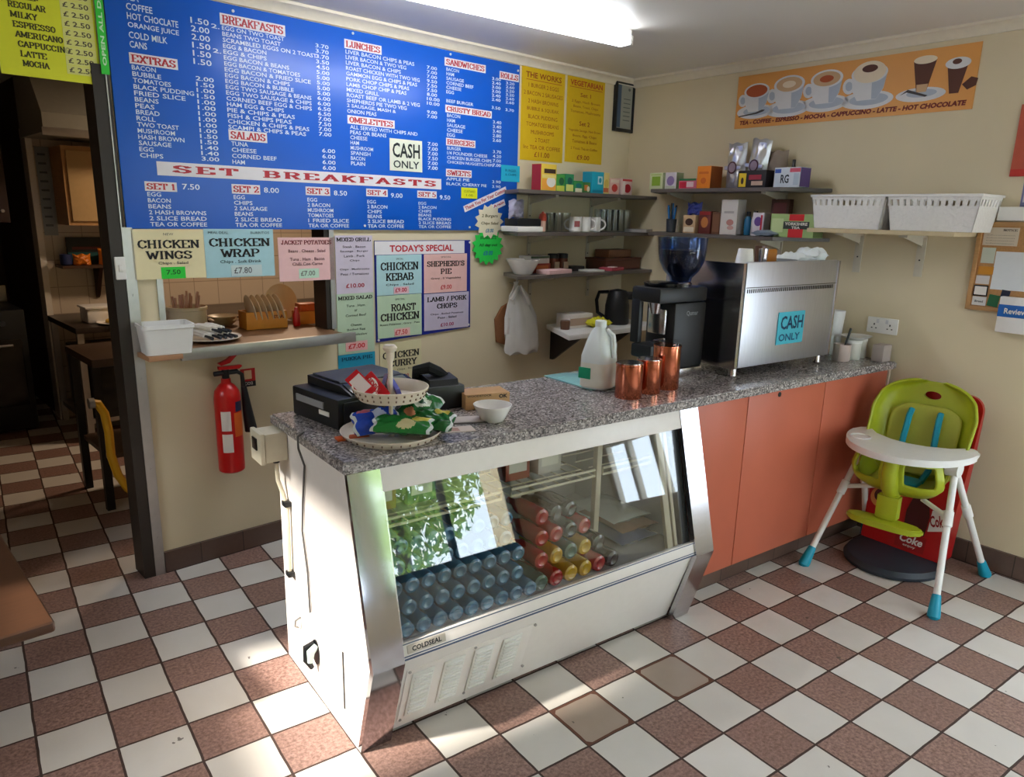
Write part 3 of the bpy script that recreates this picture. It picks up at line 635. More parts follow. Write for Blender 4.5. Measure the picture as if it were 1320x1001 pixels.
# half-depth wire shelf with its price rails
bm = bm_()
for x0, x1 in ((-.1, .40), (.44, .83)):
    tube(bm, [(x0, .10, .655), (x0, .10, .68), (x1, .10, .68), (x1, .10, .655), (x0, .10, .655)], .005, 6)
    for y in (.18, .26, .34, .42): tube(bm, [(x0, y, .657), (x1, y, .657)], .003, 5)
    for k in range(8):
        x = x0 + (x1 - x0) * k / 7; tube(bm, [(x, .10, .655), (x, .5, .655)], .003, 5)
obj('wire_shelf', bm, mat('cream_wire', (214, 204, 180), .4), t, world=True)
bm = bm_()
for x0, x1 in ((.87, 1.13),):
    tube(bm, [(x0, .10, .655), (x0, .10, .68), (x1, .10, .68), (x1, .10, .655), (x0, .10, .655)], .005, 6)
    for y in (.18, .26, .34, .42): tube(bm, [(x0, y, .657), (x1, y, .657)], .003, 5)
obj('wire_shelf', bm, MATS['cream_wire'], t, world=True)

# bottles lying base-outward
def bottle_bm(r, L, mi=0):
    bm = bm_()
    lathe(bm, [(.25 * r, .006), (.6 * r, 0), (.9 * r, .004), (r, .015), (r, .035), (.94 * r, .045), (r, .055), (r, L * .62), (.85 * r, L * .72), (.45 * r, L * .86), (.4 * r, L * .94), (.42 * r, L * .945), (.42 * r, L)], 14)
    bmesh.ops.transform(bm, matrix=RX(-PI / 2), verts=bm.verts[:]); return bm
wb = None; r = .028
for k in range(5):
    n = 9 if k % 2 == 0 else 8
    for i in range(n):
        x = -.065 + (0 if k % 2 == 0 else r * 1.03) + i * r * 2.06
        z = .371 + r + k * r * 1.76; y = -.124 + .234 * (z + r - .332) + .016 + .024 * k
        M_ = FW(x, y, z, random.uniform(-.02, .02))
        if wb is None:
            wb = single('water_bottle', bottle_bm(r, .21), BOTTLE, M_, 'pale blue water bottle lying base-outward in the stack behind the left of the glass', 'bottle', 'water bottles stacked in the display cabinet')
        else: dup(wb, M_)
pal = {'red': ((168, 26, 24), 'red soft drink bottle lying behind the middle of the cabinet glass'),
       'yellow': ((196, 150, 26), 'yellow soft drink bottle lying low behind the middle of the cabinet glass'),
       'dark': ((40, 22, 22), 'dark cola bottle lying towards the right behind the cabinet glass'),
       'green': ((70, 96, 84), 'grey green bottle lying among the soft drinks behind the cabinet glass')}
first = {}
lay = [['green', 'red', 'yellow', 'yellow', 'red', 'dark'], ['red', 'yellow', 'green', 'yellow', 'dark'], ['red', 'red', 'dark', 'red'], ['red', 'dark', 'dark']]
r2 = .032
for k, row in enumerate(lay):
    for i, cname in enumerate(row):
        x = .445 + k * r2 * 1.03 + i * r2 * 2.06; z = .371 + r2 + k * r2 * 1.76; y = -.124 + .234 * (z + r2 - .332) + .018 + .03 * k
        M_ = FW(x, y, z, random.uniform(-.03, .03))
        if cname not in first:
            first[cname] = single('drink_bottle', bottle_bm(r2, .2), mat('drink_' + cname, pal[cname][0], .16, var=.15, scale=40, coat=.5), M_, pal[cname][1], 'bottle', cname + ' soft drinks in the display cabinet')
        else: dup(first[cname], M_)
for i, (x, z, c, lab) in enumerate(((1.0, .371, (86, 96, 130), 'blue grey packet lying flat at the bottom right inside the cabinet'), (1.02, .408, (140, 104, 84), 'brown packet on top of the blue grey one inside the cabinet'), (.99, .447, (196, 196, 190), 'white packet topmost of the three at the right inside the cabinet'))):
    bm = bm_(); pillow(bm, .2, .26, .034, .002, seed=i); bmesh.ops.transform(bm, matrix=T(0, 0, .019) @ RX(-PI / 2), verts=bm.verts[:])
    single('food_packet', bm, mat('packet_%d' % i, c, .25), FW(x, .0 + .02 * i, z), lab, 'packet', 'packets inside the display cabinet')
# trays on the wire shelf
for i, (x, c, lab) in enumerate(((.0, (176, 148, 60), 'yellow carton on the left of the cabinet wire shelf'), (.15, (60, 110, 80), 'green carton beside the yellow one on the cabinet wire shelf'), (.55, (150, 70, 50), 'rust coloured carton on the middle of the cabinet wire shelf'), (.7, (196, 190, 180), 'white carton beside the rust one on the cabinet wire shelf'))):
    bm = bm_(); M_ = Mats(); box(bm, -.055, .055, -.05, .05, 0, .12, .003, mi=M_.ix(pr(c, .4))); rect(bm, -.04, .04, .03, .07, -.0505, M_.ix(pr((220, 214, 200))))
    single('drink_carton', bm, M_, FW(x, .26, .6605), lab, 'carton', 'cartons on the cabinet wire shelf')

# switch box and conduit on the end of the cabinet
t = thing('isolator_box', 'cream electrical switch box fixed high on the end of the white display cabinet', 'switch box', FW(-.2, .535, .842) @ Matrix.Diagonal((.9, .9, .9, 1)))
bm = bm_(); box(bm, -.085, -.002, -.055, .055, -.055, .055, .006); obj('box_body', bm, mat('cream_plastic', (214, 206, 184), .45), t)
bm = bm_(); box(bm, -.104, -.086, -.06, .06, -.06, .06, .006); obj('cover', bm, MATS['cream_plastic'], t)
bm = bm_(); box(bm, -.109, -.103, -.025, .025, -.01, .035, .002); obj('switch_window', bm, BLACKG, t)
bm = bm_(); cyl(bm, (-.03, 0, -.075), (-.03, 0, -.054), .012); obj('gland', bm, BLACK, t)
t = thing('conduit', 'cream conduit pipe clipped down the end of the white display cabinet', 'conduit', FW(-.2, .5, .36))
bm = bm_(); tube(bm, [(-.027, .035, .415), (-.025, .035, .35), (-.014, .02, .30), (-.012, -.005, .26), (-.012, .0, .1), (-.012, .003, .02)], .0075, 8); obj('pipe', bm, MATS['cream_plastic'], t)
for z in (.275, .015):
    bm = bm_(); box(bm, -.024, -.0005, -.018, .016, z - .009, z + .009, .003); obj('clip', bm, BLACK, t)
bm = bm_(); tube(bm, [(-.2, .33, .93), (-.222, .33, .918), (-.223, .325, .88), (-.206, .325, .82), (-.205, .36, .68), (-.206, .375, .58), (-.205, .345, .44), (-.206, .337, .30)], .0035, 7)
bmesh.ops.transform(bm, matrix=T(.2, -.33, -.3), verts=bm.verts[:])
single('power_cable', bm, mat('grey_cable', (84, 82, 82), .5), FW(-.2, .33, .3), 'thin grey cable hanging from the till down the white cabinet end', 'cable')
t = thing('wire_plug', 'dark plug and pale rag poking from a hole low in the white cabinet end', 'plug', FW(-.2, .31, .165))
bm = bm_(); lathe(bm, [(.03, 0), (.03, .004), (.001, .005)], 20, sy=1); bmesh.ops.transform(bm, matrix=RY(-PI / 2) @ Matrix.Diagonal((1.5, 1, 1, 1)), verts=bm.verts[:]); obj('hole_rim', bm, BLACK, t)
bm = bm_(); tube(bm, [(-.004, .005, .03), (-.03, .01, .02), (-.035, 0, -.02), (-.02, -.008, -.05)], [.012, .014, .012, .008], 8); obj('plug_body', bm, BLACK, t)
bm = bm_(); tube(bm, [(-.004, -.012, .03), (-.026, -.016, .015), (-.03, -.018, -.02)], [.01, .014, .009], 8); obj('rag', bm, mat('pale_teal_cloth', (186, 206, 200), .8), t)
bm = bm_(); tube(bm, [(0, 0, .03), (-.018, 0, .022), (-.02, .003, .0), (-.008, .006, -.012)], .004, 7); single('cable_hook', bm, ALU, FW(-.2, .45, .195), 'small metal hook above the plug hole in the white cabinet end', 'hook')
bm = bm_(); box(bm, -.003, 0.0005, -.004, .004, 0, .2, .001); single('slot_strip', bm, mat('dark_slot', (48, 46, 46), .6), FW(-.2, .08, .088), 'narrow dark slot low on the white cabinet end near the steel strip', 'slot')

# worktop
bm = bm_(); prism(bm, [(-.215, -.002), (2.782, -.002), (2.754, .612), (-.215, .612)], .888, .925, bev=.006)
t = single('worktop', bm, GRANITE, Matrix(), 'speckled grey granite effect worktop running along the whole counter', 'worktop')
bmx = Vector((1.28, .3, .888))
for v in t.data.vertices: v.co -= bmx
t.matrix_basis = T(*bmx)
# terracotta base
t = thing('counter_base', 'terracotta counter front between the display cabinet and the right wall', 'counter', FW(2.02, .32, 0))
TI2 = t.matrix_basis.inverted()
for i, (a, b_) in enumerate(((1.276, 1.628), (1.632, 2.205), (2.209, 2.765))):
    bm = bm_(); box(bm, a, b_, .03, .048, .098, .887, .002); obj('front_panel', bm, ORANGE, t, world=True)
bm = bm_(); box(bm, 1.28, 2.75, .05, .6, .1, .885); obj('carcass', bm, mat('chipboard', (150, 118, 90), .7), t, world=True)
bm = bm_(); box(bm, 1.276, 2.77, .075, .095, .001, .1); obj('plinth', bm, SKIRT, t, world=True)
bm = bm_(); cyl(bm, (1.848, .0305, .862), (1.848, .028, .862), .011, n=16); obj('lock_hole', bm, BLACK, t, world=True)
bm = bm_(); box(bm, 2.767, 2.782, .022, .05, .1, .886, .002); obj('end_trim', bm, mat('pale_trim', (214, 196, 176), .5), t, world=True)

# ------------------------------------------------------------------ things on the counter
ZT = .9255
# till
t = thing('cash_register', 'black cash register at the left end of the worktop', 'cash register', FW(.06, .488, ZT, .17))
bm = bm_(); box(bm, -.19, .14, -.16, .12, 0, .1, .008); obj('cash_drawer', bm, BLACK, t)
bm = bm_(); box(bm, -.17, .12, -.166, -.158, .012, .088, .004); obj('drawer_front', bm, BLACK, t)
bm = bm_(); prism_x(bm, [(-.155, .1005), (-.15, .106), (-.09, .126), (.11, .130), (.11, .1005)], -.135, .138); obj('console', bm, BLACK, t)
bm = bm_(); prism_x(bm, [(-.07, .1295), (-.06, .134), (.10, .136), (.10, .1305)], -.12, .125); obj('lid', bm, DGREY, t)
bm = bm_(); box(bm, -.05, .05, -.008, .0, 0, .036, .002); obj('display', bm, mat('dull_green_display', (96, 100, 80), .3), t, T(.06, -.134, .114) @ RX(-1.24))
bm = bm_(); box(bm, -.1935, -.1895, -.08, .09, .055, .078, .001); obj('label_strip', bm, mat('pale_grey_label', (140, 142, 146), .5), t)
bm = bm_(); box(bm, -.1925, -.1895, -.11, -.05, .035, .05, .001); obj('name_plate', bm, PAPER, t)
bm = bm_(); box(bm, -.125, .13, -.003, .003, -.02, .045, .002); obj('front_panel', bm, BLACKG, t, T(0, -.131, .114) @ RX(-1.24))
# printer / card machine cluster right of it
t = thing('receipt_printer', 'black receipt printer with a lumpy black cover behind the tiered stand', 'printer', FW(.34, .42, ZT, -.1))
bm = bm_(); box(bm, -.075, .07, -.07, .09, 0, .085, .008); obj('printer_body', bm, BLACK, t)
bm = bm_(); prism_x(bm, [(-.06, .085), (-.05, .105), (.02, .115), (.085, .085)], -.06, .05); obj('printer_lid', bm, BLACK, t)
bm = bm_(); tube(bm, [(-.07, .05, .09), (-.075, .03, .13), (-.04, 0, .142), (0, 0, .122), (.03, .01, .105)], [.015, .02, .022, .02, .014], 8); obj('cover_strap', bm, mat('black_cloth', (16, 16, 18), .9), t)
t = thing('wooden_box', 'small plain wooden box on the worktop behind the white bowl', 'box', FW(.475, .335, ZT, -.22))
bm = bm_(); box(bm, -.085, .085, -.05, .05, 0, .056, .002); obj('box_body', bm, PINE, t)
bm = bm_(); text(bm, 'WOODSTOCK', -.08, .046, .095, .007, -.0505, .03); text(bm, 'OK', .042, .036, .034, .015, -.0505, .05); obj('lettering', bm, pr((40, 28, 20)), t)
# two-tier plastic stand
t = thing('tiered_stand', 'cream plastic two tier sweet stand on the front left of the worktop', 'stand', FW(.012, .152, ZT))
CRM = mat('cream_stand_plastic', (226, 214, 196), .4)
def dish(R, z, h):
    bm = bm_(); lathe(bm, [(.01, z), (R * .82, z), (R * .93, z + h * .5), (R, z + h), (R - .003, z + h + .001), (R * .92, z + h * .55), (R * .80, z + .004), (.01, z + .004)], 40); return bm
obj('lower_dish', dish(.157, 0, .026), CRM, t); obj('upper_dish', dish(.117, .125, .038), CRM, t)
for R, z, h, n in ((.157, 0, .026, 34), (.117, .125, .038, 30)):
    bm = bm_()
    for rr in ((.55,) if R > .15 else (.35, .75)):
        for k in range(n):
            a = 2 * PI * k / n; q = R * (.86 + .1 * rr) if True else 0
            R1 = R * .93 + (R - R * .93) * max(0, (rr - .5) * 2) if rr >= .5 else R * .82 + (R * .11) * rr * 2
            c = Vector((math.cos(a) * (R1 + .0008), math.sin(a) * (R1 + .0008), z + h * rr)); box(bm, -.0018, .0018, -.002, .002, -.003, .003, M=T(*c) @ RZ(a))
    obj('piercing', bm, mat('pierced_hole', (120, 92, 74), .7), t)
bm = bm_(); lathe(bm, [(.011, .004), (.0065, .01), (.0065, .12), (.010, .128), (.0075, .135), (.0075, .235), (.012, .25), (.012, .268), (.02, .275), (.022, .282), (.016, .29), (.004, .292)], 18); obj('stem', bm, CRM, t)
def wrapper(bm, w, h, d, mi): box(bm, -w / 2, w / 2, -d / 2, d / 2, 0, h, .003, mi=mi)
SX, SY = .012, .152
bm = bm_(); M_ = Mats(); wrapper(bm, .055, .115, .012, M_.ix(mat('red_wrapper', (196, 24, 34), .25))); ell(bm, 0, .06, .036, .018, -.0064, M_.ix(pr((236, 226, 222))), rot=1.3); text(bm, 'KitKat', .014, .028, .066, .02, -.0067, .03, rot=PI / 2, mi=M_.ix(pr((196, 24, 34))))
single('chocolate_bar', bm, M_, FW(SX - .045, SY - .04, ZT + .137, -.35) @ RY(-.75) @ RX(-1.0), 'red wrapped chocolate bar sticking up in the upper dish of the stand', 'chocolate bar')
bm = bm_(); M_ = Mats(); wrapper(bm, .05, .11, .012, M_.ix(mat('red_wrapper', (196, 24, 34), .25))); rect(bm, -.02, .02, .02, .09, -.0064, M_.ix(pr((226, 210, 206))))
single('chocolate_bar', bm, M_, FW(SX - .065, SY + .0, ZT + .142, -.2) @ RY(-.7) @ RX(-1.0), 'red wrapped chocolate bar behind the lettered one in the upper dish', 'chocolate bar')
bm = bm_(); M_ = Mats(); wrapper(bm, .04, .1, .014, M_.ix(mat('purple_wrapper', (96, 98, 176), .25))); rect(bm, -.015, .015, .02, .08, -.0074, M_.ix(pr((214, 216, 232))))
single('chocolate_bar', bm, M_, FW(SX + .015, SY - .03, ZT + .14, .2) @ RY(1.2) @ RX(-1.1), 'pale blue and purple wrapped bar lying in the upper dish of the stand', 'chocolate bar')
bm = bm_(); M_ = Mats(); wrapper(bm, .035, .11, .014, M_.ix(mat('brown_wrapper', (70, 34, 40), .25))); rect(bm, -.012, .012, .03, .08, -.0074, M_.ix(pr((196, 150, 150))))
single('chocolate_bar', bm, M_, FW(SX - .0, SY + .045, ZT + .14, .1) @ RY(1.35) @ RX(-.9), 'dark brown wrapped bar lying at the back of the upper dish', 'chocolate bar')
def crisps(c, art, M, lab, seed, w=.12, h=.15, th=.045, grp='crisp packets in the lower dish'):
    bm = bm_(); M_ = Mats(); m0 = M_.ix(mat('foil_%d_%d_%d' % c, c, .22, var=.1, scale=60, bump=.5)); sil = M_.ix(pr((206, 212, 214), .3))
    A = [(k, x, z, rx, rz, M_.ix(pr(cc, .35))) for k, x, z, rx, rz, cc in art]
    def paint(x, z):
        r = m0 if .07 < z / h < .93 else sil
        for k, ax, az, rx, rz, i in A:
            if (k == 'e' and ((x - ax) / rx) ** 2 + ((z - az) / rz) ** 2 < 1) or (k == 'r' and abs(x - ax) < rx and abs(z - az) < rz): r = i
        return r
    pillow(bm, w, h, th, .005, 30, 34, m0, seed, paint=paint)
    single('crisp_packet', bm, M_, M, lab, 'crisp packet', grp)
def lay(x, y, z, turn, lean, roll, h): return FW(SX + x, SY + y, ZT + z, turn) @ RX(-lean) @ T(0, 0, h / 2) @ RY(roll) @ T(0, 0, -h / 2)
crisps((30, 66, 176), (('e', .0, .08, .03, .02, (190, 200, 226)), ('r', -.03, .04, .012, .02, (196, 90, 110))), lay(-.07, -.02, .016, -.5, 1.0, 1.35, .13), 'crinkled blue crisp packet at the left of the lower dish', 1, .1, .14, .06)
crisps((30, 116, 50), (('e', -.02, .08, .016, .026, (206, 196, 150)), ('r', .02, .035, .022, .022, (208, 196, 80))), lay(-.01, -.125, .026, -.5, 1.25, -1.45, .15), 'green crisp packet with a yellow patch lying at the front of the lower dish', 2, .085, .18, .045)
crisps((24, 104, 46), (('e', 0, .1, .038, .024, (220, 226, 214)), ('e', 0, .1, .024, .009, (20, 70, 40)), ('e', -.005, .045, .022, .016, (200, 130, 90))), lay(.06, -.04, .02, -.55, .85, .5, .14), 'large upright green crisp packet leaning in the right of the lower dish', 3, .125, .15, .07)
crisps((24, 96, 46), (('e', .02, .04, .02, .02, (206, 196, 90)),), lay(.095, -.105, .026, -.4, 1.15, -1.2, .13), 'dark green crisp packet hanging over the right rim of the lower dish', 4, .095, .14, .055)
crisps((200, 30, 38), (('r', 0, .06, .03, .02, (232, 200, 196)),), lay(.1, .02, .02, -.5, .5, .5, .1), 'red crisp packet standing behind the green ones in the lower dish', 5, .09, .11, .04)
# bowl, papers, board, milk, canisters
bm = bm_(); lathe(bm, [(.02, .003), (.038, 0), (.042, .006), (.064, .05), (.066, .056), (.063, .056), (.05, .03), (.034, .01), (.01, .008)], 36)
single('bowl', bm, mat('white_china', (238, 234, 230), .2), FW(.392, .152, ZT), 'small white bowl on the worktop right of the tiered stand', 'bowl')
def coin(x, y, lab): single('coin', (lambda b: (lathe(b, [(.001, 0), (.011, 0), (.011, .002), (.001, .002)], 16), b)[-1])(bm_()), mat('dull_coin', (120, 112, 104), .4, .8), FW(.392 + x, .152 + y, ZT + .0085), lab, 'coin', 'coins in the white bowl')
coin(-.015, .008, 'coin lying at the left in the small white bowl'); coin(.016, .004, 'coin lying at the right in the small white bowl')
bm = bm_(); M_ = Mats(); box(bm, -.15, .13, -.045, .045, 0, .004, .001, mi=M_.ix(pr((92, 84, 82)))); box(bm, -.1, .1, -.04, .03, .004, .0055, mi=M_.ix(pr((196, 186, 180))))
single('magazine', bm, M_, FW(.27, .215, ZT, -.38), 'folded dark magazine lying between the stand and the white bowl', 'magazine')
bm = bm_(); M_ = Mats(); box(bm, -.07, .07, -.03, .03, 0, .002, mi=M_.ix(pr((206, 190, 180)))); box(bm, -.05, .02, -.02, .015, .002, .0024, mi=M_.ix(pr((170, 128, 116))))
single('leaflet', bm, M_, FW(.215, .12, ZT, -.3), 'pale leaflet lying just right of the tiered stand', 'leaflet')
bm = bm_(); M_ = Mats(); box(bm, -.05, .05, -.02, .02, 0, .006, .001, mi=M_.ix(pr((206, 92, 36)))); single('order_pad', bm, M_, FW(-.095, .205, ZT, -.12), 'orange pad on the worktop in front of the cash register', 'pad')
t = thing('glass_board', 'pale turquoise patterned glass board lying under the milk bottle', 'chopping board', FW(1.135, .46, ZT))
bm = bm_(); box(bm, -.155, .155, -.155, .155, 0, .006, .002); obj('board', bm, mat('turquoise_glass', (150, 206, 206), .08, var=.08, scale=14, coat=.5), t)
bm = bm_(); rnd = random.Random(3)
for k in range(16):
    x, y = rnd.uniform(-.12, .12), rnd.uniform(-.12, .12)
    box(bm, x - .02, x + .02, y - .006, y + .006, .006, .0064, M=None)
obj('pattern', bm, pr((96, 166, 172)), t)
t = thing('milk_bottle', 'large white plastic milk bottle, part full, beside the copper canisters', 'milk bottle', FW(1.035, .33, ZT + .0065, .3))
bm = bm_()
def rr(w, d, z, p=4, n=28): return [Vector((w * math.copysign(abs(math.cos(a)) ** (2 / p), math.cos(a)), d * math.copysign(abs(math.sin(a)) ** (2 / p), math.sin(a)), z)) for a in (2 * PI * k / n for k in range(n))]
loft(bm, [rr(.056, .056, 0), rr(.062, .062, .01), rr(.062, .062, .13), rr(.055, .055, .16, 3.5), rr(.05, .05, .185, 3), rr(.036, .036, .225, 2.5), rr(.022, .022, .245, 2), rr(.02, .02, .255, 2)]); obj('bottle_body', bm, MILK, t)
bm = bm_(); tube(bm, [(.0, -.028, .238), (.0, -.058, .215), (.0, -.066, .175), (.0, -.064, .13)], [.009, .011, .011, .01], 8); obj('handle', bm, MILK, t)
bm = bm_(); loft(bm, [rr(.0626, .0626, .008), rr(.0626, .0626, .105)], cap=False); obj('milk_fill', bm, mat('cream_milk', (230, 226, 214), .4), t)
bm = bm_(); lathe(bm, [(.023, .248), (.023, .27), (.02, .272), (.001, .272)], 20); obj('cap', bm, MILK, t)
bm = bm_(); box(bm, -.0655, -.0625, .0, .055, .04, .085, .001); obj('label', bm, mat('green_label', (20, 150, 110), .4), t)
def canister(x, y, r, h, lab, lid):
    t = thing('copper_canister', lab, 'canister', FW(x, y, ZT), 'copper canisters on the worktop')
    bm = bm_(); lathe(bm, [(r * .97, 0), (r, .004), (r, h - .008), (r * 1.03, h - .006), (r * 1.03, h), (r * .96, h)], 36); obj('canister_body', bm, COPPER, t)
    bm = bm_()
    if lid: lathe(bm, [(r * .98, h), (r * 1.06, h + .002), (r * 1.06, h + .014), (r * .9, h + .018), (.01, h + .019)], 36)
    else: lathe(bm, [(r * .95, h), (r * .95, h + .003), (.01, h + .004)], 36)
    obj('lid', bm, CLEAR if lid else CHROME, t)
canister(1.035, .155, .053, .135, 'shorter copper canister nearest the milk bottle', False)
canister(1.165, .175, .05, .135, 'copper canister in the middle of the three, behind the front one', False)
canister(1.285, .195, .056, .18, 'tallest copper canister with a clear lid, right of the other two', True)
# coffee grinder
t = thing('coffee_grinder', 'black coffee grinder with a blue tinted bean hopper beside the steel coffee machine', 'coffee grinder', FW(1.48, .38, ZT))
bm = bm_(); box(bm, -.06, .15, -.085, .085, 0, .04, .004); obj('base', bm, CHROME, t)
bm = bm_(); box(bm, -.05, .15, -.085, .085, .04, .33, .014); box(bm, -.15, .15, -.085, .085, .33, .395, .014); obj('grinder_body', bm, BLACK, t)
bm = bm_(); box(bm, -.15, -.125, .03, .08, .15, .34, .006); obj('chute_guard', bm, BLACK, t)
bm = bm_(); cyl(bm, (-.085, 0, .34), (-.085, 0, .28), .035, .02, 18); box(bm, -.075, -.055, -.05, .05, .19, .3, .006); obj('spout', bm, CHROME, t)
bm = bm_(); box(bm, -.16, -.045, -.06, .06, .09, .15, .012); obj('portafilter_rest', bm, BLACK, t)
bm = bm_(); lathe(bm, [(.07, .395), (.075, .41), (.06, .415), (.01, .415)], 28, c=(-.06, 0, 0)); obj('top_plate', bm, BLACKG, t)
bm = bm_(); lathe(bm, [(.05, .395), (.052, .405), (.048, .41)], 28, c=(.06, 0, 0)); obj('hopper_collar', bm, CHROME, t)
bm = bm_(); lathe(bm, [(.045, .41), (.05, .43), (.078, .46), (.097, .5), (.103, .54), (.107, .598), (.11, .602), (.104, .6), (.1, .54), (.092, .5), (.074, .464), (.04, .432)], 32, c=(.06, 0, 0)); obj('hopper', bm, HOPPER, t)
bm = bm_(); lathe(bm, [(.036, .415), (.042, .436), (.07, .466), (.088, .502), (.097, .535), (.097, .548), (.01, .552)], 28, c=(.06, 0, 0)); obj('coffee_beans', bm, mat('dark_coffee_beans', (36, 26, 24), .6, var=.3, scale=160, bump=.6), t)
bm = bm_(); text(bm, 'Qumar', .02, .27, .075, .024, -.0858, .03); obj('maker_lettering', bm, pr((120, 122, 126)), t)
# espresso machine: its back faces the room
t = thing('coffee_machine', 'large stainless steel coffee machine on the worktop, its back to the room', 'coffee machine', FW(2.06, .38, ZT))
X0, X1 = -.34, .36
bm = bm_(); box(bm, X0, X1, -.212, -.195, .04, .505, .006); obj('back_panel', bm, STEEL, t)
bm = bm_(); prism_x(bm, [(-.215, .04), (-.215, .5), (.1, .5), (.22, .42), (.22, .04)], X0 - .03, X0 - .012); obj('side_panel', bm, CHROME, t)
bm = bm_(); prism_x(bm, [(-.215, .04), (-.215, .5), (.1, .5), (.22, .42), (.22, .04)], X1 - .002, X1 + .012); obj('side_panel', bm, CHROME, t)
bm = bm_(); box(bm, X0 - .012, X0, -.208, -.18, .045, .5); obj('edge_gap', bm, BLACK, t)
bm = bm_(); box(bm, X0 - .01, X1, -.19, .2, .05, .13, .004); box(bm, X0 - .01, X1, -.19, .02, .13, .43); box(bm, X0 - .01, X1, -.19, .21, .36, .47, .008); obj('machine_body', bm, BLACK, t)
bm = bm_(); box(bm, X0 - .01, X1, -.195, .12, .47, .482, .002); obj('cup_tray', bm, CHROME, t)
bm = bm_()
for k in range(46):
    x = X0 + .012 + k * .0145; box(bm, x, x + .0045, -.2145, -.2115, .372, .389, .0006)
obj('vent_slot', bm, mat('dark_slot', (48, 46, 46), .6), t)
bm = bm_(); box(bm, X0 + .005, X1 - .005, -.2135, -.211, .393, .397); obj('fold_line', bm, mat('shadowed_steel', (120, 118, 120), .4, .8), t)
for x in (X0 - .005, X1 - .05):
    for y in (-.19, .17):
        bm = bm_(); lathe(bm, [(.016, 0), (.02, .005), (.017, .012), (.017, .045)], 18, c=(x, y, 0)); obj('foot', bm, CHROME, t)
for x in (-.15, .15):
    bm = bm_(); cyl(bm, (x, .2, .3), (x, .2, .36), .032); tube(bm, [(x, .22, .29), (x, .32, .28)], [.012, .015], 8); obj('portafilter', bm, CHROME, t)
# sticky sign on the machine
def sign(name, M, w, h, rgb, lines, label, cat='sign', group=None, th=.002, extra=None, rot=0):
    """lines: (string, centre x 0..1, bottom z 0..1, width 0..1, height 0..1, colour, bold)"""
    bm = bm_(); box(bm, -w / 2, w / 2, -th, 0, 0, h)
    t = single(name, bm, [pr(rgb, .55)], M, label, cat, group)
    if extra:
        for nm, x0, x1, z0, z1, c in extra:
            e = bm_(); box(e, (x0 - .5) * w, (x1 - .5) * w, -th - .0012, -th + .0002, z0 * h, z1 * h); obj(nm, e, pr(c), t)
    by = {}
    for s, x, z, ww, hh, c, bo in lines: by.setdefault(c, []).append((s, x, z, ww, hh, bo))
    for c, L in by.items():
        e = bm_()
        for s, x, z, ww, hh, bo in L:
            if bo >= .03 and s.upper() == s and '£' not in s: slab(e, s, (x - .5) * w, z * h, ww * w, hh * h, -th - .0016)
            else: text(e, s, (x - .5) * w, z * h, ww * w if ww else None, hh * h if hh else None, -th - .0016, bo, 'CENTER')
        obj('lettering', e, pr(c), t, smooth=None)
    return t
INKB = (26, 24, 28); INKR = (176, 40, 44)
sign('cash_sign', FW(2.08, .1667, ZT + .125), .205, .15, (74, 184, 206), [('CASH', .52, .46, .84, .42, (12, 56, 90), .02), ('ONLY', .47, .1, .8, .23, (16, 76, 116), .02)], 'turquoise cash only sign stuck on the back of the steel coffee machine')
# on top of the machine
def cup(bm, r, h, c=(0, 0, 0)): lathe(bm, [(r * .72, 0), (r * .75, .003), (r, h), (r * .95, h), (r * .7, .006)], 22, c=c)
ZM = ZT + .4835
bm = bm_(); cup(bm, .042, .075); bmesh.ops.transform(bm, matrix=T(0, 0, .075) @ RX(PI), verts=bm.verts[:]); single('paper_cup', bm, WHITEP, FW(1.79, .24, ZM), 'upturned white cup at the left on top of the coffee machine', 'cup')
for i, (x, y, r, h, mm, lab) in enumerate(((1.86, .3, .03, .06, CLEAR, 'small clear glass next to the white cup on the coffee machine'), (1.905, .23, .022, .075, CHROME, 'small steel shaker standing on the coffee machine'), (1.95, .28, .026, .085, mat('brown_glaze', (96, 66, 50), .3), 'brown shaker standing on the coffee machine'))):
    bm = bm_(); cup(bm, r, h); single('cup' if i == 0 else 'shaker', bm, mm, FW(x, y, ZM), lab, 'cup' if i == 0 else 'shaker', 'things on top of the coffee machine')
bm = bm_(); box(bm, -.04, .04, -.03, .03, 0, .07, .01); single('tin', bm, mat('amber_tin', (176, 112, 40), .35), FW(2.03, .3, ZM), 'amber and black tin in the middle on top of the coffee machine', 'tin')
for i, (x, w, h, lab) in enumerate(((2.2, .14, .05, 'flat white plastic bag of lids on the coffee machine'), (2.33, .12, .075, 'plump white plastic bag at the right on the coffee machine'))):
    bm = bm_(); pillow(bm, w, .13, h, .006, seed=20 + i); bmesh.ops.transform(bm, matrix=T(0, 0, h / 2) @ RX(-PI / 2), verts=bm.verts[:]); single('plastic_bag', bm, MILK, FW(x, .2, ZM), lab, 'bag', 'bags on the coffee machine')
# right end of the worktop
def jar(x, y, r, h, mm, lab, name='jar', lidm=None):
    t = thing(name, lab, name, FW(x, y, ZT))
    bm = bm_(); lathe(bm, [(r * .9, 0), (r, .006), (r, h), (r * .93, h), (r * .9, .01), (.005, .008)], 26); obj(name + '_body', bm, mm, t)
    if lidm:
        bm = bm_(); lathe(bm, [(r * 1.04, h), (r * 1.04, h + .012), (r * .9, h + .016), (.005, h + .017)], 26); obj('lid', bm, lidm, t)
    return t
jar(2.475, .17, .028, .13, CLEAR, 'tall clear glass beside the right foot of the coffee machine', 'glass')
jar(2.545, .165, .042, .085, mat('pinkish_china', (206, 186, 178), .3), 'pinkish pot holding a dark spoon at the right end of the worktop', 'pot')
bm = bm_(); tube(bm, [(0, 0, 0), (.035, -.005, .09), (.055, -.008, .15)], [.004, .005, .007], 7); single('spoon', bm, BLACK, FW(2.535, .165, ZT + .012), 'dark spoon handle sticking out of the pinkish pot', 'spoon')
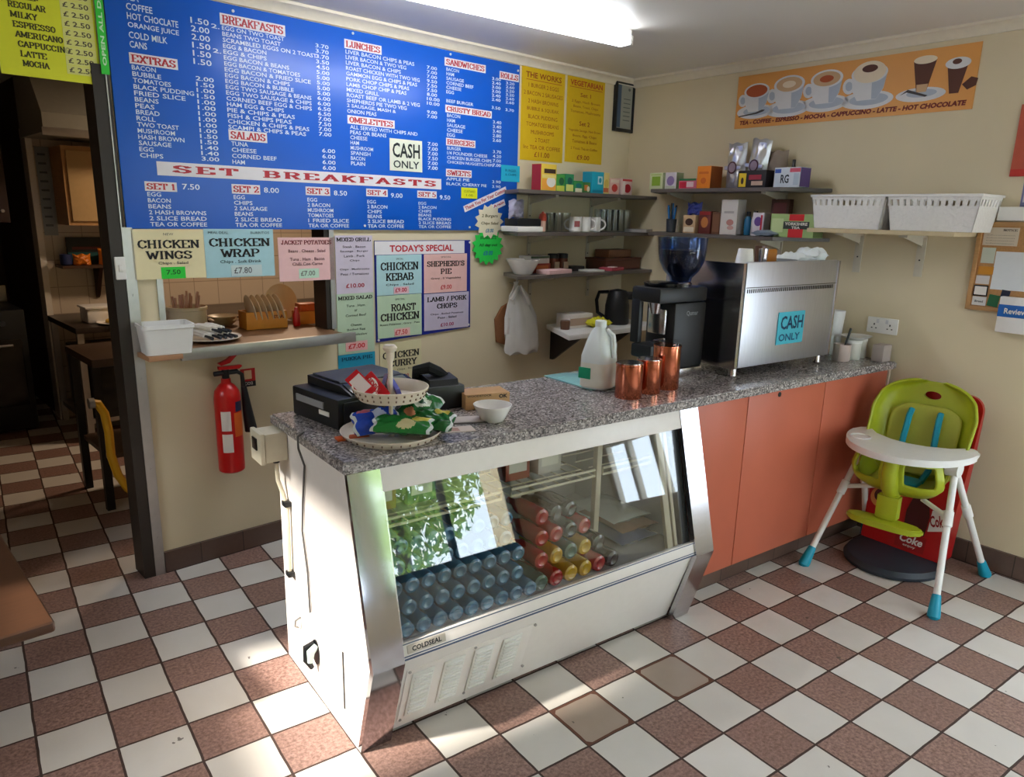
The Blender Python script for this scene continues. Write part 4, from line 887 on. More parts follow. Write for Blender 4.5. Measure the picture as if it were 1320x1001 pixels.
jar(2.635, .16, .04, .085, mat('white_glazed_china', (216, 214, 204), .3), 'white lidded jar under the white dish, left one', 'jar', WHITEP)
jar(2.718, .17, .035, .085, MATS['white_glazed_china'], 'white lidded jar under the white dish, right one', 'jar', WHITEP)
bm = bm_(); lathe(bm, [(.05, .0), (.085, .012), (.09, .016), (.05, .006)], 30, sx=.95, sy=.8); single('dish', bm, WHITEP, FW(2.665, .165, ZT + .103), 'white oval dish resting on the two lidded jars', 'dish')
bm = bm_(); box(bm, -.04, .04, -.03, .03, 0, .085, .004); single('box', bm, mat('grey_carton', (176, 164, 158), .6), FW(2.725, .055, ZT), 'small grey carton at the far right corner of the worktop', 'box')
for i, (x, y, h) in enumerate(((2.6, .33, .19), (2.69, .31, .23))):
    bm = bm_(); cup(bm, .05, h); single('cup_stack', bm, TUB, FW(x, y, ZT), ('shorter' if i == 0 else 'taller') + ' stack of white cups behind the jars at the right end of the worktop', 'cup stack')
# back worktop against the wall with kettle, box and cloth
t = thing('back_shelf', 'white topped low back shelf against the rear wall behind the counter', 'shelf', FB(-.5, 0, .9))
bm = bm_(); prism(bm, [(-.24, -.003), (-.46, -.40), (.42, -.42), (.42, -.003)], 0, .03, bev=.003); obj('shelf_board', bm, WHITEP, t)
for x in (-.2, .3):
    bm = bm_(); prism_x(bm, [(-.003, 0), (-.003, -.2), (-.03, -.2), (-.3, 0)], x, x + .02); obj('bracket', bm, DARK, t)
t = thing('kettle', 'black jug kettle on the back shelf left of the grinder', 'kettle', FB(-.33, -.24, .9305, -.9))
bm = bm_(); lathe(bm, [(.075, 0), (.08, .01), (.078, .12), (.062, .2), (.055, .215), (.01, .225)], 28); obj('kettle_body', bm, BLACK, t)
bm = bm_(); tube(bm, [(-.058, 0, .205), (-.12, 0, .2), (-.135, 0, .15), (-.125, 0, .07), (-.08, 0, .04)], .012, 8); obj('handle', bm, BLACK, t)
bm = bm_(); box(bm, .05, .1, -.02, .02, .16, .21, .008); obj('spout', bm, BLACK, t)
bm = bm_(); M_ = Mats(); box(bm, -.1, .1, -.06, .06, 0, .085, .003, mi=M_.ix(pr((222, 214, 204)))); rect(bm, -.09, .09, .015, .06, -.0605, M_.ix(pr((176, 150, 130)))); single('box', bm, M_, FB(-.66, -.17, .9305, -.1), 'white and brown carton on the back shelf behind the milk bottle', 'box')
bm = bm_(); lathe(bm, [(.028, 0), (.032, .04), (.03, .055), (.005, .055)], 18); single('pot', bm, mat('brown_glaze', (96, 66, 50), .3), FB(-.80, -.22, .9305), 'small brown pot at the left end of the back shelf', 'pot')
bm = bm_(); pillow(bm, .15, .1, .05, .01, seed=5); bmesh.ops.transform(bm, matrix=T(0, 0, .03) @ RX(-PI / 2), verts=bm.verts[:]); single('cloth', bm, mat('yellow_cloth', (206, 200, 40), .9), FB(-.56, -.33, .9305), 'crumpled bright yellow cloth on the back shelf', 'cloth')

# ================================================================== SIGNS ON THE BACK WALL
def bsign(name, s0, s1, z0, z1, rgb, lines, label, y=-.001, group=None, extra=None, cat='sign', th=.002):
    return sign(name, FB((s0 + s1) / 2, y, z0), s1 - s0, z1 - z0, rgb, lines, label, cat, group, th, extra)
# ---- the big blue menu board
t = thing('menu_board', 'big blue menu board with white lettering across the back wall', 'menu board', FB(-3.183, -.003, 1.515))
BO = Vector((-3.183, -.003, 1.515))
bm = bm_(); box(bm, 0, 2.143, -.012, 0, 0, .907, .002); obj('board_panel', bm, BLUEB, t)
WT = pr((214, 226, 240), .45); RT = pr((186, 48, 60), .5); HS = pr((226, 222, 226), .5)
YB = -.0128
bm = bm_()
def para(lines, s, z0, z1, h=None, align='LEFT', w=None):      # lines spread from top z1 to bottom z0, capitals h high
    n = len(lines); hh = h or (z1 - z0) / n * .74; st = (z1 - z0 - hh) / max(1, n - 1)
    for i, L in enumerate(lines):
        if L: text(bm, L, s - BO.x, z1 - hh - i * st - BO.z, (w if w else None), hh, YB, .012, align)
def parax(lines, s, z0, z1, cw):           # as para, with the letter width fixed: cw metres per character
    n = len(lines); hh = (z1 - z0) / n * .76; st = (z1 - z0 - hh) / max(1, n - 1)
    for i, L in enumerate(lines):
        if L: text(bm, L, s - BO.x, z1 - hh - i * st - BO.z, cw * len(L), hh, YB, .012, 'LEFT')
CW = .0255
parax(['TEA', 'COFFEE', 'HOT CHOCLATE', 'ORANGE JUICE', 'COLD MILK', 'CANS'], -3.107, 2.195, 2.385, .0158)
parax(['1.50', '2.00', '2.00', '1.50', '1.50', '1.50'], -2.868, 2.17, 2.345, .0185)
EXT = ['BACON', 'BUBBLE', 'TOMATOES', 'BLACK PUDDING', 'FRIED SLICE', 'BEANS', 'PEAS', 'BREAD', 'ROLL', 'TWO TOAST', 'MUSHROOM', 'HASH BROWN', 'SAUSAGE', 'EGG', 'CHIPS']
parax(EXT, -3.107, 1.792, 2.133, .0178)
parax(['2.00', '1.50', '1.00', '1.50', '1.00', '1.00', '1.00', '1.00', '1.00', '1.00', '1.50', '1.50', '1.40', '1.40', '3.00'], -2.864, 1.795, 2.125, .0185)
parax(['EGG ON TWO TOAST', 'BEANS TWO TOAST', 'SCRAMBLED EGGS ON 2 TOAST', 'EGG & BACON', 'EGG & CHIPS', 'EGG BACON & BEANS', 'EGG BACON & TOMATOES', 'EGG BACON & FRIED SLICE', 'EGG BACON & CHIPS', 'EGG BACON & BUBBLE', 'EGG TWO SAUSAGE & BEANS', 'EGG TWO SAUSAGE & CHIPS', 'CORNED BEEF EGG & CHIPS', 'HAM EGG & CHIPS', 'PIE & CHIPS & PEAS', 'FISH & CHIPS PEAS', 'CHICKEN & CHIPS & PEAS', 'SCAMPI & CHIPS & PEAS'], -2.741, 1.932, 2.335, .0172)
parax(['2.', '', '', '', '2.'], -2.785, 2.225, 2.335, .0172)
parax(['3.70', '3.70', '3.70', '3.50', '4.50', '5.00', '5.00', '5.00', '5.00', '5.00', '6.00', '6.00', '6.50', '6.50', '7.00', '7.50', '7.00', '7.00'], -2.315, 1.94, 2.335, .0165)
parax(['TUNA', 'CHEESE', 'CORNED BEEF', 'HAM'], -2.733, 1.79, 1.882, .0185)
parax(['6.00', '6.00', '6.00', '6.00'], -2.301, 1.79, 1.885, .0172)
parax(['LIVER BACON CHIPS & PEAS', 'LIVER BACON & TWO VEG', 'LIVER BACON & CHIPS', 'ROAST CHICKEN WITH TWO VEG', 'GAMMON EGG & CHIPS & PEAS', 'PORK CHOP CHIPS & PEAS', 'LAMB CHOP CHIP & PEAS', 'MIXED GRILL', 'ROAST BEEF OR LAMB & 2 VEG', 'SHEPHERDS PIE TWO VEG', '2 SAUSAGE, MASH &', 'ONION PEAS'], -2.161, 2.056, 2.333, .0163)
parax(['7.00', '7.00', '7.00', '9.50', '7.50', '7.50', '8.00', '10.00', '10.00', '', '9.00', '7.00'], -1.692, 2.08, 2.33, .0163)
parax(['ALL SERVED WITH CHIPS AND', 'PEAS OR BEANS', 'CHEESE', 'HAM', 'MUSHROOM', 'SPANISH', 'BACON', 'PLAIN'], -2.148, 1.82, 2.003, .0158)
parax(['7.00', '7.00', '7.00', '7.50', '7.00', '7.00'], -1.688, 1.825, 1.962, .0163)
parax(['BACON', 'HAM', 'SAUSAGE', 'CORNED BEEF', 'CHEESE', 'EGG', '', 'BEEF BURGER'], -1.566, 2.169, 2.339, .0168)
parax(['3.00', '2.40', '3.00', '3.00', '2.40', '2.40', '', '3.50'], -1.249, 2.17, 2.335, .0163)
parax(['3.20', '2.60', '3.20', '3.20', '2.60', '2.60', '', '3.70'], -1.145, 2.17, 2.325, .0163)
parax(['BACON', 'HAM', 'SAUSAGE', 'CHEESE', 'EGG'], -1.561, 2.0, 2.115, .0178)
parax(['3.40', '3.40', '3.40', '2.80', '2.60'], -1.238, 2.0, 2.112, .016)
parax(['BURGER', '1/4 POUNDER CHEESE', 'CHICKEN BURGER CHIPS', 'CHICKEN NUGGETS,CHIPS'], -1.56, 1.862, 1.95, .0158)
parax(['3.70', '4.20', '7.00', '7.00'], -1.234, 1.866, 1.955, .0158)
parax(['APPLE PIE', 'BLACK CHERRY PIE'], -1.565, 1.752, 1.792, .018)
parax(['3.90', '3.90'], -1.236, 1.75, 1.792, .0163)
SETS = [(-3.093, 'SET 1', '7.50', ['EGG', 'BACON', 'BEANS', '2 HASH BROWNS', '2 SLICE BREAD', 'TEA OR COFFEE']), (-2.738, 'SET 2', '8.00', ['EGG', 'CHIPS', '2 SAUSAGE', 'BEANS', '2 SLICE BREAD', 'TEA OR COFFEE']),
        (-2.387, 'SET 3', '8.50', ['EGG', '2 BACON', 'MUSHROOM', 'TOMATOES', '1 FRIED SLICE', 'TEA OR COFFEE']), (-2.062, 'SET 4', '9.00', ['EGG', '2 BACON', 'CHIPS', 'BEANS', '2 SLICE BREAD', 'TEA OR COFFEE']),
        (-1.750, 'SET 5', '9.50', ['EGG', '2 BACON', 'CHIPS', 'BEANS', 'BLACK PUDDING', '2 SLICE BREAD', 'TEA OR COFFEE'])]
for s, a, b_, L in SETS:
    parax(L, s, 1.525, 1.66, .0168 if s > -3 else .0178); parax([b_], s + .14, 1.668, 1.698, .018)
obj('lettering', bm, WT, t, smooth=None)
for s0, s1, z0, z1, word, pad in ((-3.113, -2.932, 2.137, 2.177, 'EXTRAS', .08), (-2.747, -2.46, 2.338, 2.382, 'BREAKFASTS', .06), (-2.742, -2.57, 1.887, 1.93, 'SALADS', .08), (-2.166, -1.963, 2.338, 2.378, 'LUNCHES', .07), (-2.161, -1.893, 2.008, 2.046, 'OMELETTES', .07),
        (-1.578, -1.297, 2.346, 2.386, 'SANDWICHES', .06), (-1.194, -1.048, 2.332, 2.372, 'ROLLS', .08), (-1.573, -1.248, 2.12, 2.157, 'CRUSTY BREAD', .05), (-1.567, -1.364, 1.955, 1.993, 'BURGERS', .07), (-1.567, -1.389, 1.797, 1.836, 'SWEETS', .07),
        (-3.1, -2.975, 1.664, 1.701, 'SET 1', .08), (-2.744, -2.616, 1.666, 1.706, 'SET 2', .08), (-2.394, -2.267, 1.672, 1.71, 'SET 3', .08), (-2.067, -1.941, 1.678, 1.714, 'SET 4', .08), (-1.757, -1.631, 1.68, 1.716, 'SET 5', .08), (-3.047, -1.6, 1.727, 1.781, 'SET  BREAKFASTS', .025)):
    e = bm_(); box(e, s0 - BO.x, s1 - BO.x, -.0138, -.0118, z0 - BO.z, z1 - BO.z); h = obj('heading_strip', e, HS, t)
    e = bm_()
    if word.startswith('SET  B'):
        for k, ch in enumerate('SET BREAKFASTS'):
            if ch != ' ': slab(e, ch, s0 + .06 + k * .098 - BO.x, z0 + .012 - BO.z, .078, .031, -.0143, 'LEFT', T_=.3, t_=.14)
    else: slab(e, word, (s0 + s1) / 2 - BO.x, z0 + .006 - BO.z, (s1 - s0) * (1 - pad), z1 - z0 - .012, -.0143, T_=.28)
    obj('heading_lettering', e, RT, h, smooth=None)
for wd, s, z, L, rot in (('Thank You For Your Custom', -1.435, 1.612, .335, .36), ('Call Again', -1.29, 1.6, .17, .36)):
    e = bm_(); box(e, 0, L, -.0008, .0005, 0, .034); h = obj('slogan_strip', e, HS, t, T(s - BO.x, -.0135, z - BO.z) @ RY(-rot))
    e = bm_(); text(e, wd, .008, .008, L - .016, .02, -.0014, .03); obj('slogan_lettering', e, RT, h, smooth=None)
for s, z in ((-2.69, 2.398), (-2.12, 2.408), (-1.54, 2.405), (-1.056, 2.392), (-2.08, 1.535), (-1.4, 1.532)):
    e = bm_(); cyl(e, (s - BO.x, -.011, z - BO.z), (s - BO.x, -.0165, z - BO.z), .006, n=10); obj('screw_cap', e, WHITEP, t)
sign('cash_sign', FB(-1.826, -.0162, 1.808), .2, .154, (222, 226, 206), [('CASH', .5, .42, .84, .46, (24, 34, 36), .02), ('ONLY', .5, .09, .8, .24, (34, 46, 48), .015)], 'white cash only sign stuck on the big blue menu board')
bsign('sticker', -1.17, -1.025, 1.79, 1.88, (30, 172, 206), [('BURGER', .5, .62, .6, .14, (20, 110, 150), 0), ('& CHIPS', .5, .36, .6, .14, (20, 110, 150), 0)], 'turquoise sticker at the right edge of the blue menu board', -.0165)
bsign('sticker', -1.462, -1.348, 1.687, 1.744, (222, 226, 30), [('CUSTARD', .5, .55, .7, .2, (110, 120, 20), 0), ('1.00', .5, .2, .4, .2, (110, 120, 20), 0)], 'small yellow sticker under the sweets prices on the blue menu board', -.0165)
def star(s, z, r0, r1, n, rgb, lines, label, y):
    bm = bm_(); prism(bm, [((r1 if k % 2 else r0) * math.cos(PI * k / n) * 1.12, (r1 if k % 2 else r0) * math.sin(PI * k / n)) for k in range(2 * n)], -.001, .001); bmesh.ops.transform(bm, matrix=RX(PI / 2), verts=bm.verts[:])
    t = single('starburst_sign', bm, pr(rgb), FB(s, y, z), label, 'sign')
    for L, dz, w, h, c in lines:
        e = bm_(); text(e, L, 0, dz, w, h, -.002, .02, 'CENTER', slant=.15); obj('lettering', e, pr(c), t, smooth=None)
star(-1.255, 1.565, .098, .076, 13, (226, 216, 186), [('2 Burgers', .018, .12, .022, (90, 80, 40)), ('Chips Salad', -.022, .13, .02, (90, 80, 40)), ('£8.00', -.062, .06, .022, (30, 120, 150))], 'cream starburst price sign low on the right of the blue menu board', -.0185)
star(-1.262, 1.425, .108, .086, 15, (40, 206, 78), [('BREAKFASTS', .04, .12, .018, (20, 90, 40)), ('All day out', -.005, .14, .022, (20, 90, 40)), ('£8.00', -.05, .07, .026, (30, 110, 170))], 'bright green starburst price sign just below the cream one', -.0165)
# ---- paper signs
def two(a, b_, sub, top=None, ca=INKB):
    L = [(a, .5, .62, .84, .2, ca, .05), (b_, .5, .36, .62, .19, ca, .05), (sub, .5, .22, .62, .065, (70, 70, 74), .01)]
    if top: L.append((top, .5, .88, .16, .04, (90, 88, 90), .01))
    return L
bsign('paper_sign', -3.17, -2.882, 1.311, 1.513, (232, 220, 176), [('CHICKEN', .5, .62, .86, .17, INKB, .05), ('WINGS', .5, .4, .64, .17, INKB, .05), ('Chips . Salad', .54, .28, .42, .07, (80, 74, 70), .01), ('NEW', .5, .88, .14, .05, (90, 86, 80), 0), ('7.50', .53, .085, .2, .1, (20, 96, 30), .02)], 'cream chicken wings sign with a green price tag under the blue menu board', -.014, extra=[('price_tag', .36, .7, .0, .24, (40, 206, 60))])
bsign('paper_sign', -2.88, -2.566, 1.307, 1.516, (166, 206, 216), [('CHICKEN', .5, .64, .88, .17, INKB, .05), ('WRAP', .5, .42, .56, .17, INKB, .05), ('Chips . Soft Drink', .5, .28, .6, .08, (60, 70, 80), .01), ('MEAL DEAL', .2, .9, .28, .05, (60, 70, 80), 0), ('BURRITOS', .8, .9, .28, .05, (60, 70, 80), 0), ('£7.80', .52, .075, .26, .13, (90, 92, 98), .01)], 'pale blue chicken wrap sign next to the chicken wings sign', -.014, extra=[('price_tag', .35, .8, .02, .25, (196, 212, 214))])
bsign('paper_sign', -2.54, -2.25, 1.276, 1.478, (232, 188, 188), [('JACKET POTATOES', .5, .84, .9, .1, (120, 30, 40), .03), ('Beans . Cheese . Salad', .5, .66, .66, .07, (110, 70, 74), .01), ('Tuna . Ham . Bacon', .5, .47, .62, .07, (110, 70, 74), .01), ('Chilli Con Carne', .5, .36, .54, .07, (110, 70, 74), .01), ('£7.00', .5, .115, .26, .12, (120, 124, 116), .02)], 'pink jacket potatoes sign hanging over the right of the serving hatch', -.004, extra=[('price_tag', .34, .7, .06, .28, (190, 220, 200))])
bsign('paper_sign', -2.244, -2.032, 1.202, 1.487, (206, 196, 214), [('MIXED GRILL', .5, .9, .92, .065, INKB, .04), ('Steak . Bacon', .5, .79, .62, .04, (80, 74, 86), .01), ('Sausage . Burger', .5, .71, .76, .04, (80, 74, 86), .01), ('Lamb . Pork', .5, .63, .56, .04, (80, 74, 86), .01), ('Chips', .5, .55, .26, .04, (80, 74, 86), .01), ('Chips . Mushrooms', .5, .4, .8, .04, (80, 74, 86), .01), ('Peas / Tomatoes', .5, .32, .76, .04, (80, 74, 86), .01), ('£10.00', .5, .1, .5, .075, (176, 60, 76), .02)], 'lilac mixed grill sign, topmost of the narrow column right of the hatch', -.004)
bsign('paper_sign', -2.246, -2.032, .896, 1.202, (184, 206, 180), [('MIXED SALAD', .5, .9, .92, .06, INKB, .04), ('Tuna . Ham', .5, .78, .5, .04, (70, 84, 70), .01), ('or', .5, .7, .08, .035, (70, 84, 70), .01), ('Corned Beef', .5, .62, .56, .04, (70, 84, 70), .01), ('Cheese', .5, .46, .3, .04, (70, 84, 70), .01), ('Boiled Egg', .5, .38, .5, .04, (70, 84, 70), .01), ('and Coleslaw', .5, .3, .6, .04, (70, 84, 70), .01), ('£7.00', .5, .08, .46, .085, (206, 50, 60), .03)], 'pale green mixed salad sign in the narrow column right of the hatch', -.004, extra=[('price_tag', .2, .8, .04, .2, (232, 176, 176))])
bsign('paper_sign', -2.248, -2.03, .745, .894, (30, 150, 186), [('PUKKA PIE', .5, .78, .84, .13, (10, 66, 96), .03), ('Chips', .5, .42, .3, .09, (16, 80, 110), .01), ('Beans or Peas', .5, .24, .66, .09, (16, 80, 110), .01)], 'blue pie sign at the foot of the narrow column, behind the till', -.004)
t = thing('specials_board', "navy specials board under the blue menu board, headed in red on white", 'menu board', FB(-2.02, -.002, .938))
bm = bm_(); prism(bm, [(0, 0), (.638, .03), (.633, .523), (0, .523)], -.003, .003); bmesh.ops.transform(bm, matrix=T(0, -.003, 0) @ RX(PI / 2), verts=bm.verts[:]); obj('board_panel', bm, NAVY, t)
bm = bm_(); box(bm, .0, .59, -.0075, -.0055, .452, .52); h = obj('heading_strip', bm, pr((228, 224, 228)), t)
bm = bm_(); text(bm, "TODAY'S SPECIAL", .3, .465, .42, .036, -.008, .03, 'CENTER'); obj('heading_lettering', bm, pr((190, 30, 44)), h, smooth=None)
for s, z in ((.012, .012), (.625, .045), (.628, .51)):
    bm = bm_(); cyl(bm, (s, -.005, z), (s, -.010, z), .006, n=10); obj('screw_cap', bm, WHITEP, t)
YS = -.0085
bsign('paper_sign', -2.012, -1.728, 1.182, 1.388, (176, 214, 220), two('CHICKEN', 'KEBAB', 'Chips . Salad', 'SPECIAL') + [('£9.00', .52, .06, .26, .11, (206, 70, 90), .02)], 'pale blue chicken kebab sheet at the top left of the specials board', YS, extra=[('price_tag', .36, .7, .02, .2, (226, 190, 200))])
bsign('paper_sign', -1.712, -1.412, 1.178, 1.388, (232, 186, 180), [("SHEPHERD'S", .5, .68, .88, .14, INKB, .05), ('PIE', .5, .48, .26, .14, INKB, .05), ('Gravy . 2 Vegetables', .5, .34, .7, .06, (90, 70, 70), .01), ('SPECIAL', .5, .9, .24, .04, (90, 70, 70), 0), ('£9.00', .5, .08, .26, .12, (216, 90, 96), .02)], 'pink shepherds pie sheet at the top right of the specials board', YS)
bsign('paper_sign', -2.012, -1.73, .957, 1.18, (190, 214, 184), [('ROAST', .58, .62, .56, .17, INKB, .05), ('CHICKEN', .5, .4, .88, .18, INKB, .05), ('Roast Potatoes . Gravy . Peas', .5, .28, .9, .06, (70, 84, 70), .01), ('SPECIAL', .5, .88, .22, .04, (70, 84, 70), 0), ('£7.50', .52, .05, .28, .12, (206, 60, 60), .02)], 'pale green roast chicken sheet at the lower left of the specials board', YS, extra=[('price_tag', .36, .72, .02, .2, (236, 186, 184))])
bsign('paper_sign', -1.712, -1.396, .972, 1.174, (200, 190, 212), [('LAMB / PORK', .5, .78, .88, .13, INKB, .05), ('CHOPS', .5, .58, .46, .14, INKB, .05), ('Chips . Boiled Potatoes', .5, .4, .74, .06, (80, 74, 86), .01), ('Peas . Salad', .5, .3, .42, .06, (80, 74, 86), .01), ('£10.00', .5, .08, .3, .1, (176, 70, 110), .02)], 'lilac lamb and pork chops sheet at the lower right of the specials board', YS)
bsign('paper_sign', -2.0, -1.73, .715, .928, (222, 214, 172), [('CHICKEN', .5, .6, .88, .17, INKB, .05), ('CURRY', .54, .38, .68, .17, INKB, .05), ('Chips . Rice', .6, .26, .4, .06, (90, 84, 70), .01), ('£9.00', .55, .06, .26, .1, (206, 70, 80), .02)], 'cream chicken curry sheet just below the specials board', -.004)
# ---- yellow posters, frame
YEL = (216, 178, 20); OCH = (150, 70, 24)
works = [('THE WORKS', .5, .86, .82, .06, OCH, .02)] + [(s, .5, .765 - i * .0805, w, .042, OCH, 0) for i, (s, w) in enumerate((('1 BURGER 2 EGGS', .7), ('2 BACON 2 SAUSAGES', .9), ('2 HASH BROWNS', .7), ('BUBBLE & SQUEAK', .74), ('BLACK PUDDING', .68), ('TOMATOES BEANS', .76), ('MUSHROOMS', .54), ('2 TOAST', .34), ('Inc TEA OR COFFEE', .86)))] + [('£11.00', .5, .04, .36, .055, OCH, .01)]
bsign('poster', -1.012, -.652, 1.92, 2.446, YEL, works, 'yellow poster listing the works breakfast, left of the two yellow posters', -.001, extra=[('underline', .1, .92, .838, .843, (176, 60, 30))], cat='poster')
veg = [('VEGETARIAN', .5, .855, .86, .06, (176, 60, 30), .02), ('Set 1', .48, .74, .28, .045, OCH, .01), ('2 Eggs, Hash Brown', .5, .665, .76, .035, OCH, 0), ('Beans, Toast, Chips', .5, .61, .66, .035, OCH, 0), ('Tomatoes, Mushrooms', .5, .555, .8, .035, OCH, 0), ('Set 2', .48, .42, .28, .05, OCH, .01), ('Vegetable Sausage, Hash Brown', .5, .345, .86, .035, OCH, 0), ('Beans, Egg, Chips', .5, .285, .64, .035, OCH, 0), ('Tomatoes & Beans', .5, .225, .66, .035, OCH, 0), ('2 Toast, Tea or Coffee', .5, .145, .72, .032, OCH, 0), ('£9.00', .48, .035, .34, .055, OCH, .01)]
bsign('poster', -.63, -.282, 1.932, 2.454, YEL, veg, 'yellow vegetarian sets poster, right of the two yellow posters', -.001, extra=[('underline', .06, .94, .835, .84, (176, 60, 30))], cat='poster')
t = thing('picture_frame', 'black framed certificate high in the corner beside the yellow posters', 'picture frame', FB(-.095, -.003, 2.15))
bm = bm_()
for q in ((-.1, -.08, 0, .31), (.08, .1, 0, .31), (-.08, .08, 0, .02), (-.08, .08, .29, .31)): box(bm, q[0], q[1], -.022, 0, q[2], q[3], .002)
obj('frame', bm, BLACK, t)
bm = bm_(); box(bm, -.08, .08, -.012, -.006, .02, .29); obj('print', bm, pr((150, 150, 138)), t)
bm = bm_(); box(bm, -.075, -.035, -.0126, -.0118, .025, .285); obj('blue_band', bm, pr((70, 88, 110)), t)
bm = bm_(); ell(bm, .045, .262, .012, .009, -.0128)
for k in range(6): rect(bm, -.01, .06, .07 + k * .026, .075 + k * .026, -.0128)
obj('certificate_lettering', bm, pr((90, 94, 88)), t)
# ---- coffee price sign over the doorway
t = sign('coffee_sign', FB(-3.378, -.004, 2.045), .32, .36, (222, 226, 40), [], 'fluorescent yellow coffee price sign over the kitchen doorway', 'sign')
bm = bm_()
rows = ['TEA:', 'COFFEE:', 'REGULAR', 'MILKY', 'ESPRESSO', 'AMERICANO', 'CAPPUCCINO', 'LATTE', 'MOCHA']
for i, s in enumerate(rows):
    slab(bm, s, -.145 + (.03 if i > 1 else 0) + .004 * max(0, i - 2), .285 - i * .0315, .0165 * len(s) * (1.1 if i < 2 else 1), .021, -.0032, 'LEFT', T_=.28, t_=.13)
obj('lettering', bm, pr((70, 72, 24)), t, smooth=None)
for k, z in enumerate([.285, .2535] + [.222 - i * .0315 for i in range(7)]):
    e = bm_(); box(e, .048, .152, -.0032, -.0018, z - .006, z + .024); h = obj('price_label', e, pr((222, 222, 130)), t)
    e = bm_(); text(e, '£ 2.50', .056, z, .085, .018, -.0036, .02); obj('price_lettering', e, pr((90, 84, 60)), h, smooth=None)
t = bsign('green_strip', -3.217, -3.188, 2.085, 2.42, (50, 206, 60), [], 'narrow green strip between the yellow coffee sign and the blue board', -.0165)
bm = bm_(); text(bm, 'OPEN ALL DAY', .007, .03, .28, .014, -.003, .03, rot=PI / 2); obj('lettering', bm, pr((200, 240, 200)), t, smooth=None)

# ================================================================== SERVING HATCH
t = thing('hatch_counter', 'brown serving hatch counter with a dull metal front edge', 'counter', FB(-2.66, 0, HZ - .025))
bm = bm_(); box(bm, -.395, .375, -.13, .55, 0, .034); obj('counter_top', bm, mat('worn_brown_counter', (122, 88, 62), .45, var=.1, scale=9), t)
bm = bm_(); box(bm, -.53, -.396, -.16, .0, .0, .02, .002); obj('end_piece', bm, mat('thin_pine_edge', (176, 130, 96), .5), t)
bm = bm_(); box(bm, -.4, .43, -.152, -.131, -.012, .036, .002); obj('metal_edge', bm, ALU, t)
ZH = HZ + .0095
t = thing('plastic_tub', 'cloudy white plastic tub at the left end of the serving hatch', 'tub', FB(-3.095, -.085, HZ - .004, -.1))
bm = bm_()
def rbox(w, d, z, r=.02): 
    P = []
    for cx, cy, a0 in ((w - r, d - r, 0), (-w + r, d - r, PI / 2), (-w + r, -d + r, PI), (w - r, -d + r, 1.5 * PI)):
        for k in range(5): a = a0 + k * PI / 8; P.append(Vector((cx + r * math.cos(a), cy + r * math.sin(a), z)))
    return P
loft(bm, [rbox(.088, .066, 0), rbox(.093, .071, .05), rbox(.098, .076, .105), rbox(.102, .08, .107), rbox(.102, .08, .122), rbox(.096, .074, .122), rbox(.088, .066, .012)]); obj('tub_body', bm, TUB, t)
bm = bm_(); lathe(bm, [(.05, 0), (.075, .006), (.125, .014), (.127, .018), (.075, .011), (.04, .006)], 34); single('plate', bm, mat('white_china', (238, 234, 230), .2), FB(-2.865, .02, ZH), 'white plate of wrapped cutlery on the serving hatch', 'plate')
for i in range(8):
    bm = bm_(); tube(bm, [(-.07, 0, 0), (-.03, 0, .003), (.03, 0, .003)], [.012, .014, .012], 8); tube(bm, [(.03, 0, .003), (.075, 0, 0)], [.005, .008], 7, 1)
    row, c = divmod(i, 5)
    single('wrapped_cutlery', bm, [PAPER, DGREY], FB(-2.865 - .055 + c * .026 + row * .03, .0 + .012 * row, ZH + .03 + row * .024, -1.15 + random.uniform(-.25, .25)) @ RY(.12), 'cutlery rolled in a white paper napkin, one of the heap on the hatch plate', 'cutlery', 'wrapped cutlery on the hatch plate')
t = thing('steamer_pot', 'cream pot heaped with cutlery at the back left of the serving hatch', 'pot', FB(-2.80, .48, ZH) @ Matrix.Diagonal((.78, .78, .9, 1)))
bm = bm_(); lathe(bm, [(.105, 0), (.115, .01), (.115, .09), (.122, .095), (.122, .11), (.115, .112), (.105, .1), (.1, .02), (.01, .015)], 32); obj('pot_body', bm, mat('cream_china', (214, 196, 166), .35), t)
bm = bm_()
for k in range(13):
    a = k * 2.4; r = .02 + .006 * k; tube(bm, [(r * math.cos(a), r * math.sin(a), .06), (r * 1.2 * math.cos(a) + .01, r * 1.2 * math.sin(a), .165 + .01 * (k % 3))], .007, 6)
obj('handles', bm, mat('pinkish_handles', (186, 140, 120), .5), t)
t0 = thing('bowl_stack', 'low stack of cream bowls between the pot and the orange plate rack', 'bowls', FB(-2.645, .42, ZH) @ Matrix.Diagonal((.85, .85, 1, 1)))
for k in range(2):
    bm = bm_(); lathe(bm, [(.04, .0 + k * .018), (.085, .03 + k * .018), (.088, .032 + k * .018), (.045, .006 + k * .018), (.005, .004 + k * .018)], 28); obj('bowl', bm, MATS['cream_china'], t0)
t = thing('plate_rack', 'orange wooden rack on the serving hatch holding upright plates', 'plate rack', FB(-2.515, .25, ZH, -.1) @ Matrix.Diagonal((.82, 1, 1, 1)))
OW = mat('orange_wood', (214, 138, 46), .5, var=.06)
bm = bm_(); box(bm, -.125, .125, -.06, -.045, 0, .085, .003); box(bm, -.125, .125, .045, .06, 0, .085, .003); obj('rack_side', bm, OW, t)
bm = bm_(); box(bm, -.125, -.11, -.0445, .0445, 0, .085, .003); box(bm, .11, .125, -.0445, .0445, 0, .085, .003); box(bm, -.1, .1, -.044, .044, .001, .012); obj('rack_end', bm, OW, t)
bm = bm_(); text(bm, 'STARS', .04, .05, .07, .016, -.0605, .04); obj('lettering', bm, pr((110, 50, 20)), t, smooth=None)
pl = None
